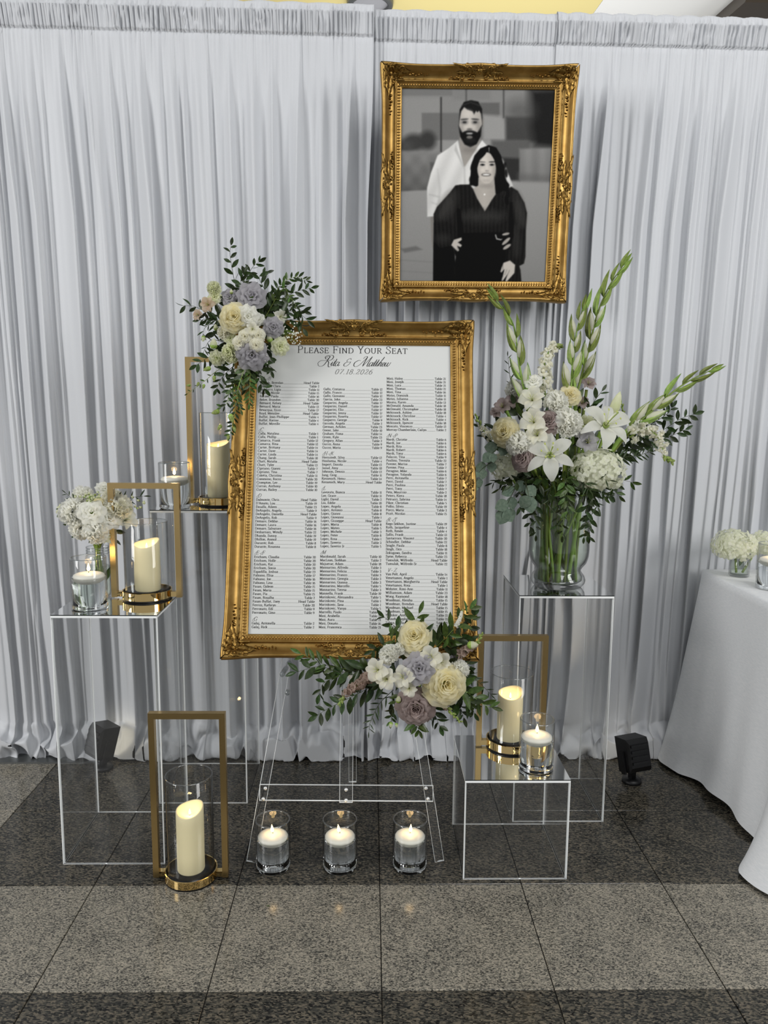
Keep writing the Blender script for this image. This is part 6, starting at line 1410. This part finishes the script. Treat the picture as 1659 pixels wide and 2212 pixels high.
jf('rose_cream', 'rose', 216, 1092, 18, -.10, 'creamy rose deep in the middle of the jar posy')
jf('lisi_green', 'lisianthus', 133, 1100, 12, -.09, 'green-tinged white blossom at the edge of the jar posy')
jf('carn_white', 'carnation', 172, 1138, 23, -.13, 'white carnation low between jar and outer carnation')
jf('lisi_white', 'lisianthus', 238, 1118, 20, -.12, 'white lisianthus tucked against the lantern bar')
jf('carn_ivory', 'carnation', 243, 1072, 20, -.07, 'ivory carnation behind the waxflower buds')
jf('lisi_green', 'lisianthus', 232, 1150, 18, -.11, 'green-white lisianthus over the jar neck')
wf = empty('waxflower', (JX, JY, ZA+.13), 'cluster of small white waxflower buds above the jar posy', 'flower', GJ)
put('stem', MB().tube([(0, 0, 0), (.01, -.02, .06), (.0, -.035, .115)], .0012, 5).mesh('stem', M['stem']), wf, np.array([JX, JY, ZA+.02]), np.eye(3), 1)
for k in range(34):
    P = at(R.gauss(199, 13) if k < 24 else R.gauss(296, 10), R.gauss(1077, 6) if k < 24 else R.gauss(1092, 7), -.135 if k < 24 else -.09); put('bud', KIT['bud_pale'][0], wf, P, basis(rnd3()+np.array([0, -.4, 1.2]), rnd3()), .010)
for path, L, g, kit, lb in (([(190, 1100, -.08), (160, 1080, -.09), (143, 1066, -.09)], 18, 10, 'leaf_thin', 'dark pointed sprig on top of the jar posy'), ([(240, 1090, -.07), (285, 1075, -.07), (310, 1072, -.07)], 22, 12, 'leaf_thin', 'fine-leaved sprig jutting past the lantern bar'), ([(200, 1150, -.10), (160, 1140, -.11), (142, 1130, -.11)], 17, 13, 'leaf_small', 'leafy sprig drooping beside the jar neck'), ([(210, 1160, -.10), (180, 1155, -.11), (165, 1158, -.11)], 18, 14, 'leaf_small', 'low leafy sprig at the jar neck'),
    ([(240, 1140, -.08), (247, 1150, -.08), (247, 1175, -.08)], 24, 16, 'leaf', 'dark leaf hanging between jar and lantern'), ([(160, 1090, -.09), (140, 1095, -.10), (128, 1110, -.10)], 14, 9, 'leaf_small', 'small leaves around the outer carnation')):
    vb('leaf_sprig', path, L, g, kit, lb, 'leaf sprigs in the small jar', .001)
for k in range(4):
    a = k*1.6; p = np.array([JX+.018*math.cos(a), JY+.018*math.sin(a), ZA+.05]); leaf_at(wf, p, (math.cos(a)*.4, math.sin(a)*.4, 1), unit(CAM-p), .05, 'leaf_mid')

# ------------------------------------------------------------------ clothed table with hydrangea glass
TX0, TX1, TY0, TY1, TZ = 1.225, 2.35, -.39, .368, .7705
table = empty('banquet_table', ((TX0+TX1)/2, (TY0+TY1)/2, 0), 'rectangular banquet table hidden under the white cloth', 'table')
cc = np.array([(TX0+TX1)/2, (TY0+TY1)/2, 0])
MB().box(TX0+.012-cc[0], TX1-.012-cc[0], TY0+.012-cc[1], TY1-.012-cc[1], .735, .768).build('table_top', mat('plywood', (.4, .28, .16), .6), table, smooth=False)
for sx in (TX0+.08, TX1-.08):
    for sy in (TY0+.07, TY1-.07): MB().tube([(sx-cc[0], sy-cc[1], 0), (sx-cc[0], sy-cc[1], .735)], .014, 10).build('leg', M['steel'], table)
def cloth():
    loop = []
    def seg(p, q, n, nrm):
        for i in range(n): t = i/n; loop.append((p[0]+(q[0]-p[0])*t, p[1]+(q[1]-p[1])*t, *nrm))
    def arc(c, a0, a1, n, r=.012):
        for i in range(n): a = math.radians(a0+(a1-a0)*i/n); loop.append((c[0]+r*math.cos(a), c[1]+r*math.sin(a), math.cos(a), math.sin(a)))
    r = .012
    seg((TX1-r, TY1), (TX0+r, TY1), 46, (0, 1)); arc((TX0+r, TY1-r), 90, 180, 12); seg((TX0, TY1-r), (TX0, TY0+r), 60, (-1, 0)); arc((TX0+r, TY0+r), 180, 270, 12)
    seg((TX0+r, TY0), (TX1-r, TY0), 46, (0, -1)); arc((TX1-r, TY0+r), 270, 360, 10); seg((TX1, TY0+r), (TX1, TY1-r), 30, (1, 0)); arc((TX1-r, TY1-r), 0, 90, 10)
    A = np.array(loop); n = len(A); per = np.concatenate([[0], np.cumsum(np.hypot(*np.diff(A[:, :2], axis=0).T))])
    dc = np.minimum(np.hypot(A[:, 0]-TX0, A[:, 1]-TY1), np.minimum(np.hypot(A[:, 0]-TX0, A[:, 1]-TY0), np.hypot(A[:, 0]-TX1, A[:, 1]-TY0)))
    back = (A[:, 3] > .3)
    rows = []
    c = np.array([(TX0+TX1)/2, (TY0+TY1)/2])
    for k in (0.0, .5, .97): rows.append(np.column_stack([c[0]+(A[:, 0]-c[0])*max(k, .01), c[1]+(A[:, 1]-c[1])*max(k, .01), np.full(n, TZ)]))
    rows.append(np.column_stack([A[:, 0]-A[:, 2]*.002, A[:, 1]-A[:, 3]*.002, np.full(n, TZ-.0005)]))
    for t in list(np.linspace(0, 1, 30)):
        corner = np.exp(-(dc/.09)**2)
        hem = .012+.022*np.abs(np.sin(per*7.0+.8))*(1-corner)
        z = (TZ-.004)*(1-t)+hem*t
        fold = (.014*np.sin(per*17+.6)+.010*np.sin(per*31+2))*t**1.4*(1-.7*corner)
        off = .004+t*.020+t**1.1*corner*.085+fold+.025*t**6*(1+np.sin(per*11))
        x = A[:, 0]+A[:, 2]*off; y = A[:, 1]+A[:, 3]*off
        y = np.where(back, np.minimum(y, .378+.004*np.sin(per*40)), y)
        rows.append(np.column_stack([x, y, np.maximum(z, .004)]))
    mb = MB(); mb.grid(np.array(rows), wrap=True, flip=False); return mb
tc_ = cloth().build('table_cloth', M['linen'])
tag(tc_, 'long white linen cloth draped over the table down to the floor', 'tablecloth')
gl = empty('ribbed_glass', (1.305, .245, TZ+.0008), 'small ribbed glass holding the hydrangea on the white cloth', 'vase')
seg = 48; an = np.arange(seg)*2*math.pi/seg
gp = [(.001, .001), (.032, .001), (.0345, .006), (.0345, .083), (.0325, .084), (.0325, .008), (.001, .007)]
P = np.array([[((r+(.0009*math.cos(16*a) if 1 <= i <= 3 else 0))*math.cos(a), (r+(.0009*math.cos(16*a) if 1 <= i <= 3 else 0))*math.sin(a), z) for a in an] for i, (r, z) in enumerate(gp)])
MB().grid(P, wrap=True).build('glass_wall', M['glass'], gl); MB().lathe([(.0005, .0085), (.0318, .0095), (.0318, .055), (.0005, .055)], 32).build('water', M['vase_water'], gl)
MB().lathe([(.0348, .0825), (.0342, .0848), (.0325, .0848)], 40).build('rim', M['rim'], gl)
R.seed(12)
for q, rx, rz, n, lb in ((at(1586, 1179, .235), .074, .056, 84, 'cream hydrangea head on the side of the glass facing the drape lamp'), (at(1648, 1176, .27), .056, .045, 52, 'cream hydrangea head behind the candle on the table')):
    hydrangea('hydrangea', q, rx, rz, None, int(n*1.4), .0130, lb, 'flower', 'hydrangea heads on the table', stem_to=np.array([1.305+(.012 if n < 60 else -.01), .245, TZ+.014]))
tl = empty('hydrangea_leaf', (1.305, .24, TZ+.03), 'green leaf inside the ribbed glass', 'leaf')
leaf_at(tl, np.array([1.300, .235, TZ+.04]), (.2, -.1, 1), unit(CAM-np.array([1.3, .24, .8])), .045, 'leaf_mid')
# a scrap of leaf dropped on the pale tiles
sl = empty('fallen_leaf', floor_at(578, 1958), 'tiny green leaf scrap dropped on the pale granite', 'leaf')
leaf_at(sl, floor_at(575, 1958)+np.array([0, 0, .0015]), (1, .2, 0), (0, 0, 1), .012, 'leaf_mid')
